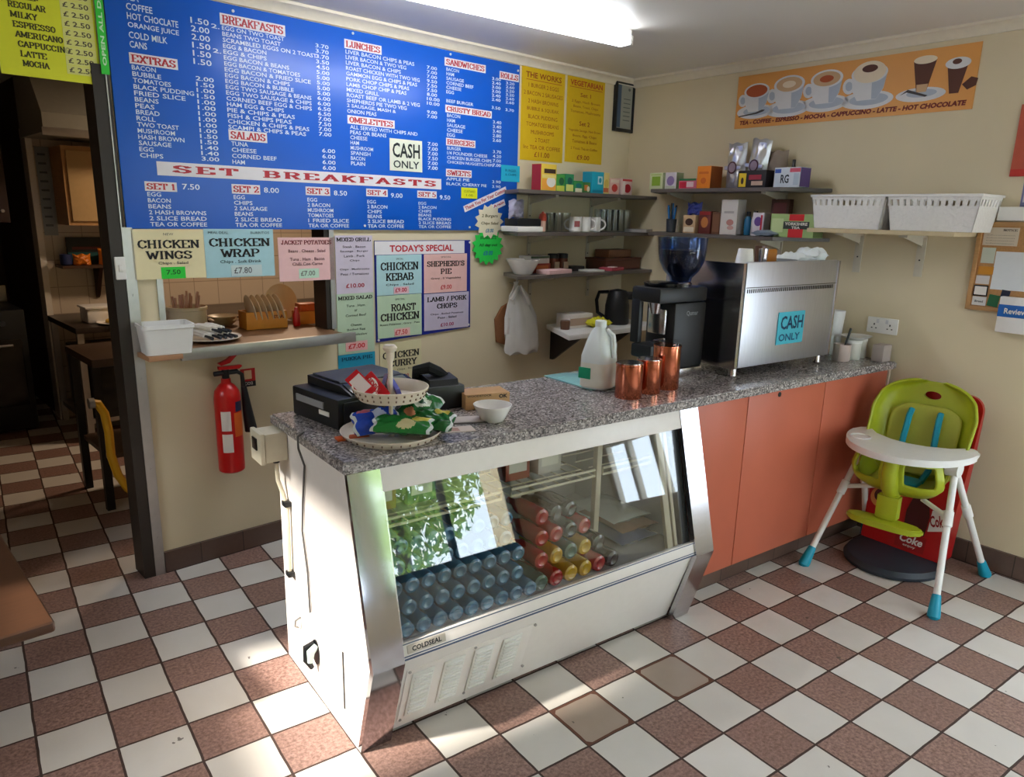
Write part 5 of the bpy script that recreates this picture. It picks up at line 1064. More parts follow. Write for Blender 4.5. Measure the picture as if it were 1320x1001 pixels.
for k in range(6):
    Mx = FB(-2.515, .25, ZH, -.1) @ T(-.07 + k * .028, 0, .088) @ RY(-.22)
    if pl is None:
        bm = bm_(); lathe(bm, [(.03, 0), (.05, .002), (.075, .008), (.076, .011), (.045, .006), (.005, .005)], 26); bmesh.ops.transform(bm, matrix=RY(PI / 2), verts=bm.verts[:])
        pl = single('plate', bm, mat('cream_plate', (228, 208, 176), .25), Mx, 'cream plate standing upright in the orange rack on the hatch', 'plate', 'plates in the orange rack')
    else: dup(pl, Mx)
bm = bm_(); lathe(bm, [(.04, 0), (.06, .003), (.095, .012), (.096, .015), (.055, .008), (.005, .006)], 32); bmesh.ops.transform(bm, matrix=T(0, 0, .096) @ RX(PI / 2 - .15), verts=bm.verts[:])
single('plate', bm, MATS['cream_plate'], FB(-2.335, .43, ZH, .1), 'large cream plate propped upright behind the orange box on the hatch', 'plate')
t = thing('sauce_box', 'small orange wooden box of sachets beside the plate rack', 'box', FB(-2.27, .27, ZH, -.1))
bm = bm_(); box(bm, -.06, .06, -.045, .045, 0, .065, .003); obj('box_body', bm, OW, t)
bm = bm_(); box(bm, -.045, .05, -.035, .035, .065, .105, .004); obj('sachets', bm, mat('amber_sachets', (206, 92, 36), .35, var=.2, scale=60), t)
bm = bm_(); lathe(bm, [(.016, 0), (.018, .005), (.018, .06), (.01, .08), (.009, .095), (.001, .097)], 16); single('sauce_bottle', bm, RED, FB(-2.36, .2, ZH), 'small red sauce bottle between the plate rack and the orange box', 'bottle')

# ------------------------------------------------------------------ fire extinguisher
t = thing('fire_extinguisher', 'red fire extinguisher hanging on the wall below the serving hatch', 'fire extinguisher', FB(-2.853, -.075, .44))
bm = bm_(); lathe(bm, [(.05, 0), (.056, .006), (.057, .02), (.057, .345), (.052, .375), (.034, .4), (.022, .41), (.02, .43), (.005, .432)], 32); obj('cylinder', bm, RED, t)
bm = bm_(); cyl(bm, (0, 0, .43), (0, 0, .47), .016, n=14); cyl(bm, (-.05, 0, .455), (.055, 0, .455), .011, n=12); obj('valve', bm, BLACK, t)
bm = bm_(); prism(bm, [(-.03, .472), (.06, .468), (.075, .478), (.07, .484), (-.03, .486)], -.01, .01); prism(bm, [(-.02, .49), (.02, .498), (.07, .545), (.062, .55), (.01, .515), (-.03, .5)], -.01, .01); bmesh.ops.transform(bm, matrix=RX(PI / 2), verts=bm.verts[:]); obj('handle', bm, RED, t)
bm = bm_(); tube(bm, [(.05, 0, .455), (.072, -.005, .44), (.076, -.008, .38)], [.009, .009, .01], 8); tube(bm, [(.076, -.008, .385), (.084, -.012, .28), (.095, -.015, .175)], [.012, .021, .028], 12); obj('horn', bm, BLACK, t)
def wrap(name, c, a0, a1, z0, z1):
    bm = bm_(); n = 10; R0 = .0578
    pts = [[Vector((R0 * math.cos(a0 + (a1 - a0) * k / n), R0 * math.sin(a0 + (a1 - a0) * k / n), z)) for k in range(n + 1)] for z in (z0, z1)]
    loft(bm, pts, cap=False, closed=False); return obj(name, bm, pr(c, .4), t)
A_ = -PI / 2
wrap('instruction_label', (222, 214, 206), A_ - .95, A_ - .2, .2, .29); wrap('inspection_label', (222, 214, 206), A_ - .95, A_ - .15, .1, .185)
wrap('class_label', (28, 36, 70), A_ + .2, A_ + 1.0, .285, .33); wrap('caution_label', (206, 96, 36), A_ + .05, A_ + 1.0, .17, .28)
bm = bm_(); box(bm, -.03, .03, 0, .016, .25, .36, .003); obj('wall_bracket', bm, RED, t, T(0, .057, 0))
sign('extinguisher_sign', FB(-2.72, -.001, .80), .07, .085, (190, 30, 30), [('CO2', .5, .1, .6, .16, (226, 214, 206), .02)], 'small red and white sign behind the fire extinguisher nozzle', extra=[('symbol', .25, .75, .42, .9, (226, 190, 150)), ('black_band', 0, 1, 0, .3, (30, 28, 28))])

# ------------------------------------------------------------------ hanging bag and board
t = thing('cutting_board', 'brown wooden board hanging behind the white carrier bag', 'board', FB(-1.08, -.012, .8))
bm = bm_(); prism(bm, [(-.10, .06), (.1, -.01), (.16, .15), (.02, .3), (-.06, .27), (-.115, .2)], -.008, .008, bev=.003); bmesh.ops.transform(bm, matrix=RX(PI / 2), verts=bm.verts[:]); obj('board', bm, mat('brown_board', (140, 92, 58), .5, var=.1), t)
t = thing('carrier_bag', 'white plastic carrier bag hanging from a hook under the low shelf', 'bag', FB(-1.02, -.055, .785))
bm = bm_(); rings = []
for z, w, d, cx, fold in ((0, .125, .03, .02, .012), (.03, .135, .04, .02, .012), (.12, .13, .042, .015, .014), (.22, .11, .036, .0, .015), (.3, .085, .03, -.02, .012), (.35, .06, .022, -.035, .01), (.395, .02, .012, -.045, .004), (.42, .012, .009, -.047, .002), (.435, .018, .012, -.047, .003)):
    R_ = []
    for k in range(40):
        a = 2 * PI * k / 40; rr_ = 1 + fold / max(w, .02) * math.sin(7 * a + z * 9) + fold * .5 / max(w, .02) * math.sin(11 * a - z * 14)
        R_.append(Vector((cx + w * rr_ * math.cos(a), d * rr_ * math.sin(a), z + (.012 * math.sin(5 * a) if z == 0 else 0))))
    rings.append(R_)
loft(bm, rings); obj('bag_body', bm, mat('white_bag_plastic', (226, 224, 220), .35, bump=.3, scale=14), t)
bm = bm_(); tube(bm, [(-.1, -.02, .33), (-.085, -.03, .36), (-.05, -.028, .41)], [.012, .016, .008], 8); tube(bm, [(.03, -.03, .3), (.0, -.036, .35), (-.04, -.028, .41)], [.02, .02, .008], 8); obj('bag_handle', bm, MATS['white_bag_plastic'], t)
bm = bm_(); tube(bm, [(0, 0, 0), (0, -.05, 0), (0, -.06, .015), (0, -.058, .03)], .004, 7); single('wall_hook', bm, ALU, FB(-1.066, -.001, 1.205), 'metal hook holding the white carrier bag', 'hook')

# ================================================================== SHELVES
def shelf(M, x0, x1, d, mm, brackets, label, th=.02, bh=.16, plate=.014, skew0=0, skew1=0):
    t = thing('wall_shelf', label, 'shelf', M @ T((x0 + x1) / 2, 0, 0)); c = (x0 + x1) / 2
    bm = bm_(); prism(bm, [(x0 - c, -.001), (x0 - c + skew0, -d), (x1 - c + skew1, -d), (x1 - c, -.001)], -th, 0, bev=.002); obj('shelf_board', bm, mm, t)
    for b in brackets:
        bm = bm_(); box(bm, b - c - plate, b - c + plate, -.006, -.001, -th - bh, -th); box(bm, b - c - plate, b - c + plate, -d * .85, -.001, -th - .012, -th)
        prism_x(bm, [(-.004, -th - .005), (-d * .82, -th - .005), (-d * .82, -th - .012), (-.02, -th - .05), (-.004, -th - .06)], b - c - .003, b - c + .003); obj('bracket', bm, BRKT, t)
        for z in (-.05, -.12):
            bm = bm_(); cyl(bm, (b - c, -.006, -th + z), (b - c, -.0085, -th + z), .004, n=8); obj('screw', bm, BLACK, t)
    return t
ZS1, ZS2, ZS3 = 1.742, 1.512, 1.272
shelf(MB @ T(0, 0, ZS1), -1.13, -.005, .27, SHELFW, (-.92, -.36), 'top dark shelf on the back wall, carrying small tea cartons', skew0=-.14)
shelf(MB @ T(0, 0, ZS2), -1.13, -.005, .27, SHELFW, (-.92, -.38), 'middle dark shelf on the back wall, carrying mugs and glasses', skew0=-.14)
shelf(MB @ T(0, 0, ZS3), -1.12, -.005, .27, SHELFW, (-.9, -.36), 'lowest dark shelf on the back wall, carrying jars and papers', skew0=-.14)
ZR1, ZR2, ZR3 = 1.778, 1.522, 1.575
shelf(MR @ T(0, 0, ZR1), .29, 1.47, .26, SHELFW, (.55, 1.2), 'upper dark shelf on the right wall, carrying foil coffee bags', skew0=.15, skew1=-.15)
shelf(MR @ T(0, 0, ZR2), .29, 1.49, .26, SHELFW, (.55, 1.2), 'lower dark shelf on the right wall, carrying a tea box', skew0=.15, skew1=-.18)
shelf(MR @ T(0, 0, ZR3), 1.50, 2.2, .26, SHELFC, (1.655, 1.965), 'cream shelf on the right wall under the two white baskets', bh=.2, plate=.02)

def carton(M, w, d, h, c, art, label, grp=None, side=None, cat='box', name='carton'):
    bm = bm_(); M_ = Mats(); box(bm, -w / 2, w / 2, -d, 0, 0, h, .002, mi=M_.ix(pr(c)))
    if side:
        for xx in (-w / 2 - .0004, w / 2 + .0004):
            f = bm.faces.new([bm.verts.new(p) for p in ((xx, -d + .002, .002), (xx, -.002, .002), (xx, -.002, h - .002), (xx, -d + .002, h - .002))]); f.material_index = M_.ix(pr(side))
    for i, (k, x, z, rx, rz, cc) in enumerate(art):
        y = -d - .0006 - .0003 * i; mi = M_.ix(pr(cc))
        if k == 'r': rect(bm, (x - rx) * w, (x + rx) * w, (z - rz) * h, (z + rz) * h, y, mi)
        elif k == 'e': ell(bm, x * w, z * h, rx * w, rz * h, y, mi)
        else: text(bm, k, x * w, (z - rz) * h, 2 * rx * w, 2 * rz * h, y, .03, 'CENTER', mi=mi)
    return single(name, bm, M_, M, label, cat, grp)
G1 = 'tea cartons on the top back shelf'
def onB(s, z, y=-.09, rz=0): return FB(s, y, z + .0008, rz)
carton(onB(-.935, ZS1), .125, .08, .15, (224, 190, 70), [('r', .0, .25, .45, .2, (232, 160, 60)), ('r', .05, .74, .38, .08, (60, 40, 30)), ('e', .15, .35, .3, .2, (232, 226, 214)), ('r', 0, .55, .45, .06, (226, 206, 120))], 'large yellow tea carton with a red side at the left of the top back shelf', G1, side=(168, 40, 52))
carton(onB(-.825, ZS1), .075, .07, .1, (70, 150, 66), [('e', .1, .6, .28, .22, (30, 90, 60)), ('r', 0, .2, .45, .15, (196, 206, 80))], 'green tea carton just right of the large yellow one', G1)
carton(onB(-.745, ZS1), .07, .07, .105, (40, 130, 84), [('e', 0, .62, .3, .2, (16, 84, 76)), ('r', 0, .25, .45, .18, (210, 214, 120))], 'taller green tea carton, second green one on the top back shelf', G1)
carton(onB(-.665, ZS1), .075, .07, .07, (56, 140, 74), [('e', 0, .6, .36, .2, (16, 110, 110)), ('r', 0, .22, .4, .16, (226, 222, 190))], 'small low green carton left of the turquoise one', G1)
carton(onB(-.59, ZS1), .065, .07, .065, (66, 120, 60), [('r', -.1, .5, .25, .25, (206, 120, 50)), ('e', .2, .4, .2, .25, (222, 214, 190))], 'small low green and orange carton touching the turquoise one', G1)
carton(onB(-.50, ZS1), .11, .08, .13, (20, 164, 190), [('r', .18, .62, .2, .18, (190, 226, 230)), ('e', .18, .62, .12, .12, (20, 150, 176)), ('r', .0, .12, .46, .06, (16, 130, 160))], 'turquoise tea carton with a white emblem on the top back shelf', G1, side=(16, 140, 170))
carton(onB(-.41, ZS1), .06, .07, .13, (228, 206, 130), [('e', .05, .5, .35, .2, (214, 186, 90)), ('r', 0, .2, .4, .1, (206, 110, 70))], 'pale yellow tea carton right of the turquoise one', G1)
carton(onB(-.325, ZS1), .09, .07, .1, (226, 180, 168), [('e', 0, .42, .32, .24, (200, 60, 50)), ('r', 0, .84, .46, .1, (230, 206, 190))], 'pink tea carton with a red fruit, near the right end of the top back shelf', G1)
carton(onB(-.2, ZS1), .105, .07, .105, (226, 196, 190), [('e', .05, .42, .32, .26, (176, 24, 40)), ('r', -.3, .5, .12, .4, (232, 214, 206)), ('r', 0, .9, .46, .06, (200, 60, 60))], 'red and white tea carton at the right end of the top back shelf', G1)
# middle back shelf
def mug(M, lab):
    t = thing('mug', lab, 'mug', M, 'white mugs on the middle back shelf')
    bm = bm_(); lathe(bm, [(.034, 0), (.038, .005), (.04, .09), (.037, .09), (.034, .01), (.005, .008)], 26); obj('mug_body', bm, mat('white_china', (238, 234, 230), .2), t)
    bm = bm_(); tube(bm, [(.036 + .032 * math.sin(PI * k / 8), 0, .045 + .03 * math.cos(PI * k / 8)) for k in range(9)], .0055, 7); obj('handle', bm, MATS['white_china'], t); return t
YM = -.15
single('paper_packet', (lambda b: (pillow(b, .12, .1, .05, .006, seed=8), b)[-1])(bm_()), mat('purple_white_packet', (176, 172, 196), .4, var=.3, scale=20), FB(-1.17, YM, ZS2 + .075), 'crumpled white and purple packet lying on the black caddy, middle back shelf', 'packet')
bm = bm_(); box(bm, -.11, .09, -.07, .07, 0, .03, .004); single('flat_carton', bm, PAPER, FB(-1.11, YM, ZS2 + .0008), 'flat white carton at the left end of the middle back shelf', 'carton')
bm = bm_(); box(bm, -.1, .09, -.055, .055, 0, .043, .008); single('caddy', bm, BLACK, FB(-1.11, YM, ZS2 + .0312), 'black caddy on top of the flat white carton, middle back shelf', 'caddy')
t = thing('sauce_bottle', 'red topped sauce bottle standing left of the dark glasses', 'bottle', FB(-.955, YM, ZS2 + .0008))
bm = bm_(); lathe(bm, [(.018, 0), (.02, .005), (.02, .06), (.016, .07)], 18); obj('bottle_body', bm, mat('pale_pink_sauce', (222, 180, 160), .3), t)
bm = bm_(); lathe(bm, [(.022, .062), (.024, .075), (.02, .1), (.008, .108), (.005, .115)], 18); obj('cap', bm, mat('coral_cap', (206, 80, 60), .4), t)
def glass(M, r, h, lab, grp): 
    bm = bm_(); lathe(bm, [(r * .8, 0), (r * .82, .004), (r, h), (r * .94, h), (r * .76, .008), (.004, .007)], 20); return single('drinking_glass', bm, CLEAR, M, lab, 'glass', grp)
g0 = glass(FB(-.89, YM, ZS2 + .0008), .03, .11, 'clear tumbler in the row left of the white mugs, middle back shelf', 'tumblers left of the mugs')
for k in range(1, 5): dup(g0, FB(-.89 + (k % 3) * .066 + (.03 if k > 2 else 0), YM + (.07 if k > 2 else 0), ZS2 + .0008))
for i, (s, rz) in enumerate(((-.67, 2.6), (-.585, -.85), (-.49, -.85))):
    mug(FB(s, YM - .0, ZS2 + .0008, rz), ('white mug with a pattern, leftmost of the three mugs', 'plain white mug, middle of the three mugs', 'plain white mug, rightmost of the three, next to the tall glasses')[i])
bm = bm_(); rect(bm, -.02, .015, .03, .065, -.041); o_ = [o for o in bpy.data.objects if o.get('label', '').startswith('white mug with a pattern')][0]
obj('mug_print', bm, pr((150, 80, 80)), o_, RZ(-3.1), smooth=None)
g1 = glass(FB(-.41, YM, ZS2 + .0008), .027, .14, 'tall clear glass in the row right of the white mugs, middle back shelf', 'tall glasses right of the mugs')
for k in range(1, 9): dup(g1, FB(-.41 + (k % 5) * .06 + (.03 if k > 4 else 0), YM + (.065 if k > 4 else 0), ZS2 + .0008))
bm = bm_(); box(bm, -.05, .05, -.08, .08, 0, .02, .002); single('napkin_pad', bm, mat('grey_paper', (170, 164, 158), .7), FB(-.075, -.18, ZS2 + .0008, .2), 'small pile of grey papers at the right end of the middle back shelf', 'papers')
# lowest back shelf
bm = bm_(); lathe(bm, [(.05, 0), (.055, .004), (.095, .075), (.1, .085), (.096, .085), (.05, .01), (.005, .008)], 34); single('bowl', bm, MATS['white_china'], FB(-1.115, -.16, ZS3 + .0008), 'large white bowl at the left end of the lowest back shelf', 'bowl')
carton(FB(-.96, -.05, ZS3 + .0008), .17, .1, .055, (150, 60, 44), [('r', .1, .5, .3, .3, (196, 110, 60))], 'red and orange carton at the bottom of the pile behind the white bowl', 'cartons on the lowest back shelf')
carton(FB(-.965, -.05, ZS3 + .0565), .16, .1, .045, (206, 200, 190), [('r', 0, .8, .48, .14, (60, 84, 60))], 'white and green carton on top of the red one behind the white bowl', 'cartons on the lowest back shelf')
for i, s in enumerate((-.8, -.72)):
    t = thing('sauce_jar', 'brown sauce jar with a dark lid, ' + ('left' if i == 0 else 'right') + ' of the pair on the lowest back shelf', 'jar', FB(s, -.1, ZS3 + .0008), 'sauce jars on the lowest back shelf')
    bm = bm_(); lathe(bm, [(.03, 0), (.034, .005), (.034, .075), (.028, .085)], 22); obj('jar_body', bm, mat('brown_sauce', (110, 56, 36), .25), t)
    bm = bm_(); box(bm, -.02, .02, -.0355, -.03, .02, .06, .001); obj('label', bm, pr((196, 170, 140)), t)
    bm = bm_(); lathe(bm, [(.035, .08), (.035, .105), (.03, .108), (.002, .108)], 22); obj('lid', bm, BLACK, t)
bm = bm_(); box(bm, -.12, .1, -.05, .05, 0, .025, .004); single('food_packet', bm, mat('pink_packet', (226, 186, 186), .45), FB(-.9, -.215, ZS3 + .0008, .1), 'pale pink packet lying on the front edge of the lowest back shelf', 'packet')
for i, (s, y, w, h, c, lab) in enumerate(((-.56, -.2, .14, .012, (216, 214, 208), 'white papers lying on the front of the lowest back shelf'), (-.63, -.1, .13, .03, (46, 42, 44), 'flat black case behind the white papers on the lowest back shelf'), (-.36, -.2, .15, .02, (176, 70, 84), 'red and white packets on the front of the lowest back shelf'))):
    bm = bm_(); M_ = Mats(); box(bm, -w / 2, w / 2, -.05, .05, 0, h, .003, mi=M_.ix(pr(c)))
    if i == 2: box(bm, -.05, .0, -.045, .0, h, h + .006, .002, mi=M_.ix(pr((222, 206, 202))))
    single(('papers', 'flat_case', 'packets')[i], bm, M_, FB(s, y, ZS3 + .0008, .15 * (i - 1)), lab, ('papers', 'case', 'packets')[i])
WB = mat('reddish_wood_box', (96, 54, 40), .5, var=.1)
t = thing('wooden_crate', 'reddish brown wooden box at the right end of the lowest back shelf', 'box', FB(-.21, -.09, ZS3 + .0008))
bm = bm_(); box(bm, -.18, .18, -.085, .085, 0, .06, .004); obj('crate_body', bm, WB, t)
bm = bm_(); box(bm, -.185, .185, -.09, .09, .06, .075, .003); obj('lid', bm, WB, t)
bm = bm_(); box(bm, -.1, .13, -.06, .06, 0, .05, .003); single('box', bm, mat('brown_card', (124, 84, 60), .6), FB(-.22, -.08, ZS3 + .0765), 'brown card box on top of the reddish wooden box', 'box')
# right wall, upper shelf
G2 = 'packets on the upper right shelf'
def onR(x, z, y=-.1, rz=0): return FR(x, y, z + .0008, rz)
carton(onR(.40, ZR1), .105, .07, .1, (214, 222, 180), [('r', 0, .5, .32, .28, (140, 176, 60)), ('r', 0, .88, .4, .06, (190, 206, 140))], 'pale green tea carton at the far left of the upper right shelf', G2)
carton(onR(.515, ZR1), .085, .07, .1, (222, 214, 222), [('e', 0, .5, .34, .28, (140, 120, 170)), ('r', 0, .12, .44, .08, (196, 200, 180))], 'white and lilac tea carton, second on the upper right shelf', G2, side=(150, 170, 130))
carton(onR(.645, ZR1), .13, .07, .06, (214, 110, 136), [('r', -.25, .4, .2, .3, (196, 30, 60)), ('r', .15, .45, .2, .25, (236, 206, 212)), ('r', 0, .9, .48, .1, (50, 120, 70))], 'low pink and green tea carton, left of the orange one', G2, side=(70, 40, 50))
carton(onR(.79, ZR1), .095, .11, .125, (230, 132, 36), [('e', 0, .35, .2, .14, (200, 96, 24)), ('r', 0, .7, .35, .05, (206, 100, 26))], 'bright orange tea carton left of the foil coffee bags', G2, side=(150, 76, 26))
for i, (x, h, lean, lab) in enumerate(((.93, .25, .0, 'silver foil coffee bag standing beside the orange carton'), (1.055, .265, .03, 'taller silver foil coffee bag leaning behind the black tea box'))):
    bm = bm_(); M_ = [SILVER, pr((74, 36, 44), .35), pr((150, 130, 140), .35)]; pillow(bm, .125, h, .075, .004, seed=40 + i)
    box(bm, -.055, .055, -.0415, -.034, h * .42, h * .5, .002, 1); ell(bm, 0, h * .46, .03, .034, -.0425, 1); ell(bm, 0, h * .46, .022, .026, -.043, 2); box(bm, -.005, .05, -.028, -.02, h * .82, h * .94, .002, 1)
    single('coffee_bag', bm, M_, FR(x, -.1, ZR1 + .001) @ RY(lean * 4) , lab, 'coffee bag', 'foil coffee bags on the upper right shelf')
bm = bm_(); pillow(bm, .12, .2, .08, .004, seed=50); single('paper_bag', bm, mat('grey_brown_bag', (140, 124, 110), .6), FR(1.165, -.055, ZR1 + .001), 'grey brown paper bag behind the silver bags on the upper right shelf', 'bag')
bm = bm_(); lathe(bm, [(.02, 0), (.022, .006), (.022, .09), (.009, .12), (.009, .15), (.001, .152)], 18); single('bottle', bm, mat('dark_bottle_glass', (36, 30, 32), .15), FR(1.265, -.06, ZR1 + .001), 'small dark bottle between the paper bag and the white tea box', 'bottle')
carton(onR(1.125, ZR1, -.155), .175, .075, .09, (26, 22, 26), [('r', -.33, .45, .13, .4, (224, 190, 40)), ('e', -.33, .4, .05, .2, (60, 40, 20)), ('r', .12, .6, .22, .14, (150, 40, 60)), ('r', .2, .25, .2, .12, (200, 170, 150))], 'black tea box with a yellow end in front of the silver coffee bags', G2)
carton(onR(1.33, ZR1, -.12), .15, .1, .1, (206, 214, 224), [('RG', -.08, .42, .16, .22, (40, 50, 60)), ('r', -.36, .82, .12, .1, (60, 90, 176)), ('r', .3, .85, .2, .1, (206, 90, 110)), ('r', .36, .4, .1, .3, (176, 190, 206))], 'white and blue tea box at the right end of the upper right shelf', G2, side=(90, 70, 130))
# right wall, lower shelf
t = thing('pen_pot', 'dark pot of blue pens at the left of the lower right shelf', 'pot', FR(.52, -.14, ZR2 + .001))
bm = bm_(); lathe(bm, [(.028, 0), (.032, .08), (.029, .08), (.026, .006), (.002, .005)], 20); obj('pot_body', bm, DGREY, t)
for k in range(6):
    bm = bm_(); a = k * 1.05; tube(bm, [(.01 * math.cos(a), .01 * math.sin(a), .01), (.026 * math.cos(a), .026 * math.sin(a), .15 + .012 * (k % 3))], .0055, 6); obj('pen', bm, (mat('blue_pen', (36, 120, 190), .35), BLACK)[k % 2], t)
G3 = 'packets on the lower right shelf'
carton(onR(.68, ZR2, -.1), .09, .07, .105, (206, 170, 130), [('e', 0, .62, .32, .2, (60, 36, 30)), ('r', 0, .2, .42, .14, (230, 214, 190))], 'cream biscuit packet on the lower right shelf below the orange carton', G3)
bm = bm_(); pillow(bm, .11, .07, .05, .006, seed=61); single('food_packet', bm, mat('blue_red_packet', (60, 70, 150), .35, var=.3, scale=18), FR(.68, -.125, ZR2 + .109), 'crumpled blue packet resting on the cream biscuit packet', 'packet')
carton(onR(.785, ZR2, -.09), .085, .07, .13, (104, 46, 40), [('e', 0, .5, .3, .24, (190, 120, 60)), ('r', 0, .9, .44, .07, (150, 40, 40))], 'dark red biscuit packet right of the blue one, lower right shelf', G3)
carton(onR(.865, ZR2, -.09), .055, .07, .125, (112, 74, 52), [('r', 0, .5, .4, .4, (130, 88, 62))], 'plain brown packet left of the tall white carton', G3)
carton(onR(.965, ZR2, -.1), .11, .08, .195, (216, 208, 200), [('e', .1, .35, .22, .09, (190, 130, 120)), ('r', 0, .64, .3, .03, (180, 172, 166)), ('e', .15, .2, .2, .06, (206, 160, 150))], 'tall white carton in the middle of the lower right shelf', G3)
for i, (x, h, c, lab) in enumerate(((1.055, .13, (40, 110, 150), 'blue bottle right of the tall white carton'), (1.1, .135, (206, 206, 206), 'white bottle right of the blue bottle on the lower right shelf'))):
    t = thing('bottle', lab, 'bottle', FR(x, -.12, ZR2 + .001), 'bottles on the lower right shelf')
    bm = bm_(); lathe(bm, [(.018, 0), (.021, .005), (.021, h * .65), (.009, h * .85)], 18); obj('bottle_body', bm, mat('bottle_%d' % i, c, .25), t)
    bm = bm_(); lathe(bm, [(.012, h * .8), (.012, h), (.002, h)], 14); obj('cap', bm, BLACK, t)
carton(onR(1.165, ZR2, -.13), .07, .06, .125, (214, 206, 214), [('e', 0, .62, .34, .2, (100, 70, 140)), ('r', .3, .5, .08, .4, (190, 40, 60))], 'white and purple packet left of the dark brown box', G3)
carton(onR(1.225, ZR2, -.045), .11, .04, .2, (92, 62, 50), [('r', 0, .7, .36, .2, (120, 66, 60)), ('e', -.1, .3, .2, .14, (50, 34, 30))], 'dark brown box standing at the back of the lower right shelf', G3)
carton(onR(1.385, ZR2, -.115), .25, .1, .12, (160, 186, 120), [('r', .1, .85, .17, .14, (206, 36, 40)), ('r', .1, .2, .17, .2, (206, 36, 40)), ('r', .1, .52, .3, .16, (50, 56, 50)), ('YORKSHIRE', .1, .58, .26, .065, (226, 222, 206)), ('TEA', .1, .42, .1, .055, (226, 222, 206)), ('r', -.33, .5, .14, .3, (190, 206, 150))], 'green and red tea box at the right of the lower right shelf', G3, side=(110, 130, 80))
bm = bm_(); pillow(bm, .16, .07, .03, .003, seed=70); bmesh.ops.transform(bm, matrix=T(0, 0, .016) @ RX(-PI / 2), verts=bm.verts[:]); single('food_packet', bm, mat('blue_grey_packet', (130, 142, 156), .3), FR(1.24, -.255, ZR2 + .001), 'flat blue grey packet on the front edge of the lower right shelf', 'packet')
# baskets
WEAVE = mat('white_woven_plastic', (232, 230, 226), .45, var=.03, scale=70, bump=1.0)
def basket(M, w, d, h, lab, nslot):
    t = thing('basket', lab, 'basket', M, 'white baskets on the cream shelf')
    def P(x, y, z): s = .88 + .12 * z / h; return (x * s, y * s, z)
    def wall(bm, a, b_, z0, z1, side):
        th = .004
        if side == 'f': q = [(a, -d / 2), (b_, -d / 2), (b_, -d / 2 + th), (a, -d / 2 + th)]
        elif side == 'b': q = [(a, d / 2 - th), (b_, d / 2 - th), (b_, d / 2), (a, d / 2)]
        elif side == 'l': q = [(-w / 2, a), (-w / 2 + th, a), (-w / 2 + th, b_), (-w / 2, b_)]
        else: q = [(w / 2 - th, a), (w / 2, a), (w / 2, b_), (w / 2 - th, b_)]
        v0 = [bm.verts.new(P(x, y, z0)) for x, y in q]; v1 = [bm.verts.new(P(x, y, z1)) for x, y in q]
        bm.faces.new(v0[::-1]); bm.faces.new(v1)
        for k in range(4): bm.faces.new((v0[k], v0[(k + 1) % 4], v1[(k + 1) % 4], v1[k]))
    bm = bm_(); hs0, hs1 = h * .72, h * .9
    for sd, L in (('f', w), ('b', w), ('l', d), ('r', d)):
        wall(bm, -L / 2, L / 2, 0, hs0, sd); wall(bm, -L / 2, L / 2, hs1, h, sd)
        n = max(4, int(nslot * L / w)); p = L / n
        for k in range(n + 1):
            c = -L / 2 + k * p; wall(bm, max(-L / 2, c - p * .3), min(L / 2, c + p * .3), hs0, hs1, sd)
    box(bm, -w * .43, w * .43, -d * .43, d * .43, .001, .006); obj('basket_body', bm, WEAVE, t, smooth=None)
    bm = bm_(); z = h
    for q in ((-w / 2 - .006, w / 2 + .006, -d / 2 - .006, -d / 2 + .004), (-w / 2 - .006, w / 2 + .006, d / 2 - .004, d / 2 + .006), (-w / 2 - .006, -w / 2 + .004, -d / 2, d / 2), (w / 2 - .004, w / 2 + .006, -d / 2, d / 2)): box(bm, *q, h - .004, h + .008, .003)
    obj('rim', bm, WHITEP, t)
basket(FR(1.69, -.135, ZR3 + .001), .37, .24, .155, 'white plastic basket on the left of the cream shelf', 13)
basket(FR(2.085, -.135, ZR3 + .001), .40, .24, .155, 'white plastic basket on the right of the cream shelf', 13)

# ------------------------------------------------------------------ right wall: poster, socket, notices
PX0, PX1, PZ0, PZ1 = .822, 2.09, 2.12, 2.403
t = thing('drinks_poster', 'long orange hot drinks poster high on the right wall', 'poster', FR((PX0 + PX1) / 2, -.001, PZ0))
PW, PH = PX1 - PX0, PZ1 - PZ0
bm = bm_(); box(bm, -PW / 2, PW / 2, -.003, 0, 0, PH); obj('poster_sheet', bm, mat('orange_poster', (226, 158, 78), .45, var=.05, scale=4), t)
bm = bm_(); text(bm, 'TEA - COFFEE - ESPRESSO - MOCHA - CAPPUCCINO - LATTE - HOT CHOCOLATE', 0, .018, PW * .95, .024, -.0042, .05, 'CENTER', slant=.18); obj('lettering', bm, pr((120, 40, 30)), t, smooth=None)
bm = bm_(); M_ = Mats(); cw = M_.ix(pr((222, 222, 224))); cs = M_.ix(pr((176, 186, 200))); tea = M_.ix(pr((176, 84, 40))); cof = M_.ix(pr((206, 170, 130))); dk = M_.ix(pr((90, 50, 36))); blk = M_.ix(pr((70, 66, 66))); foam = M_.ix(pr((232, 216, 190)))
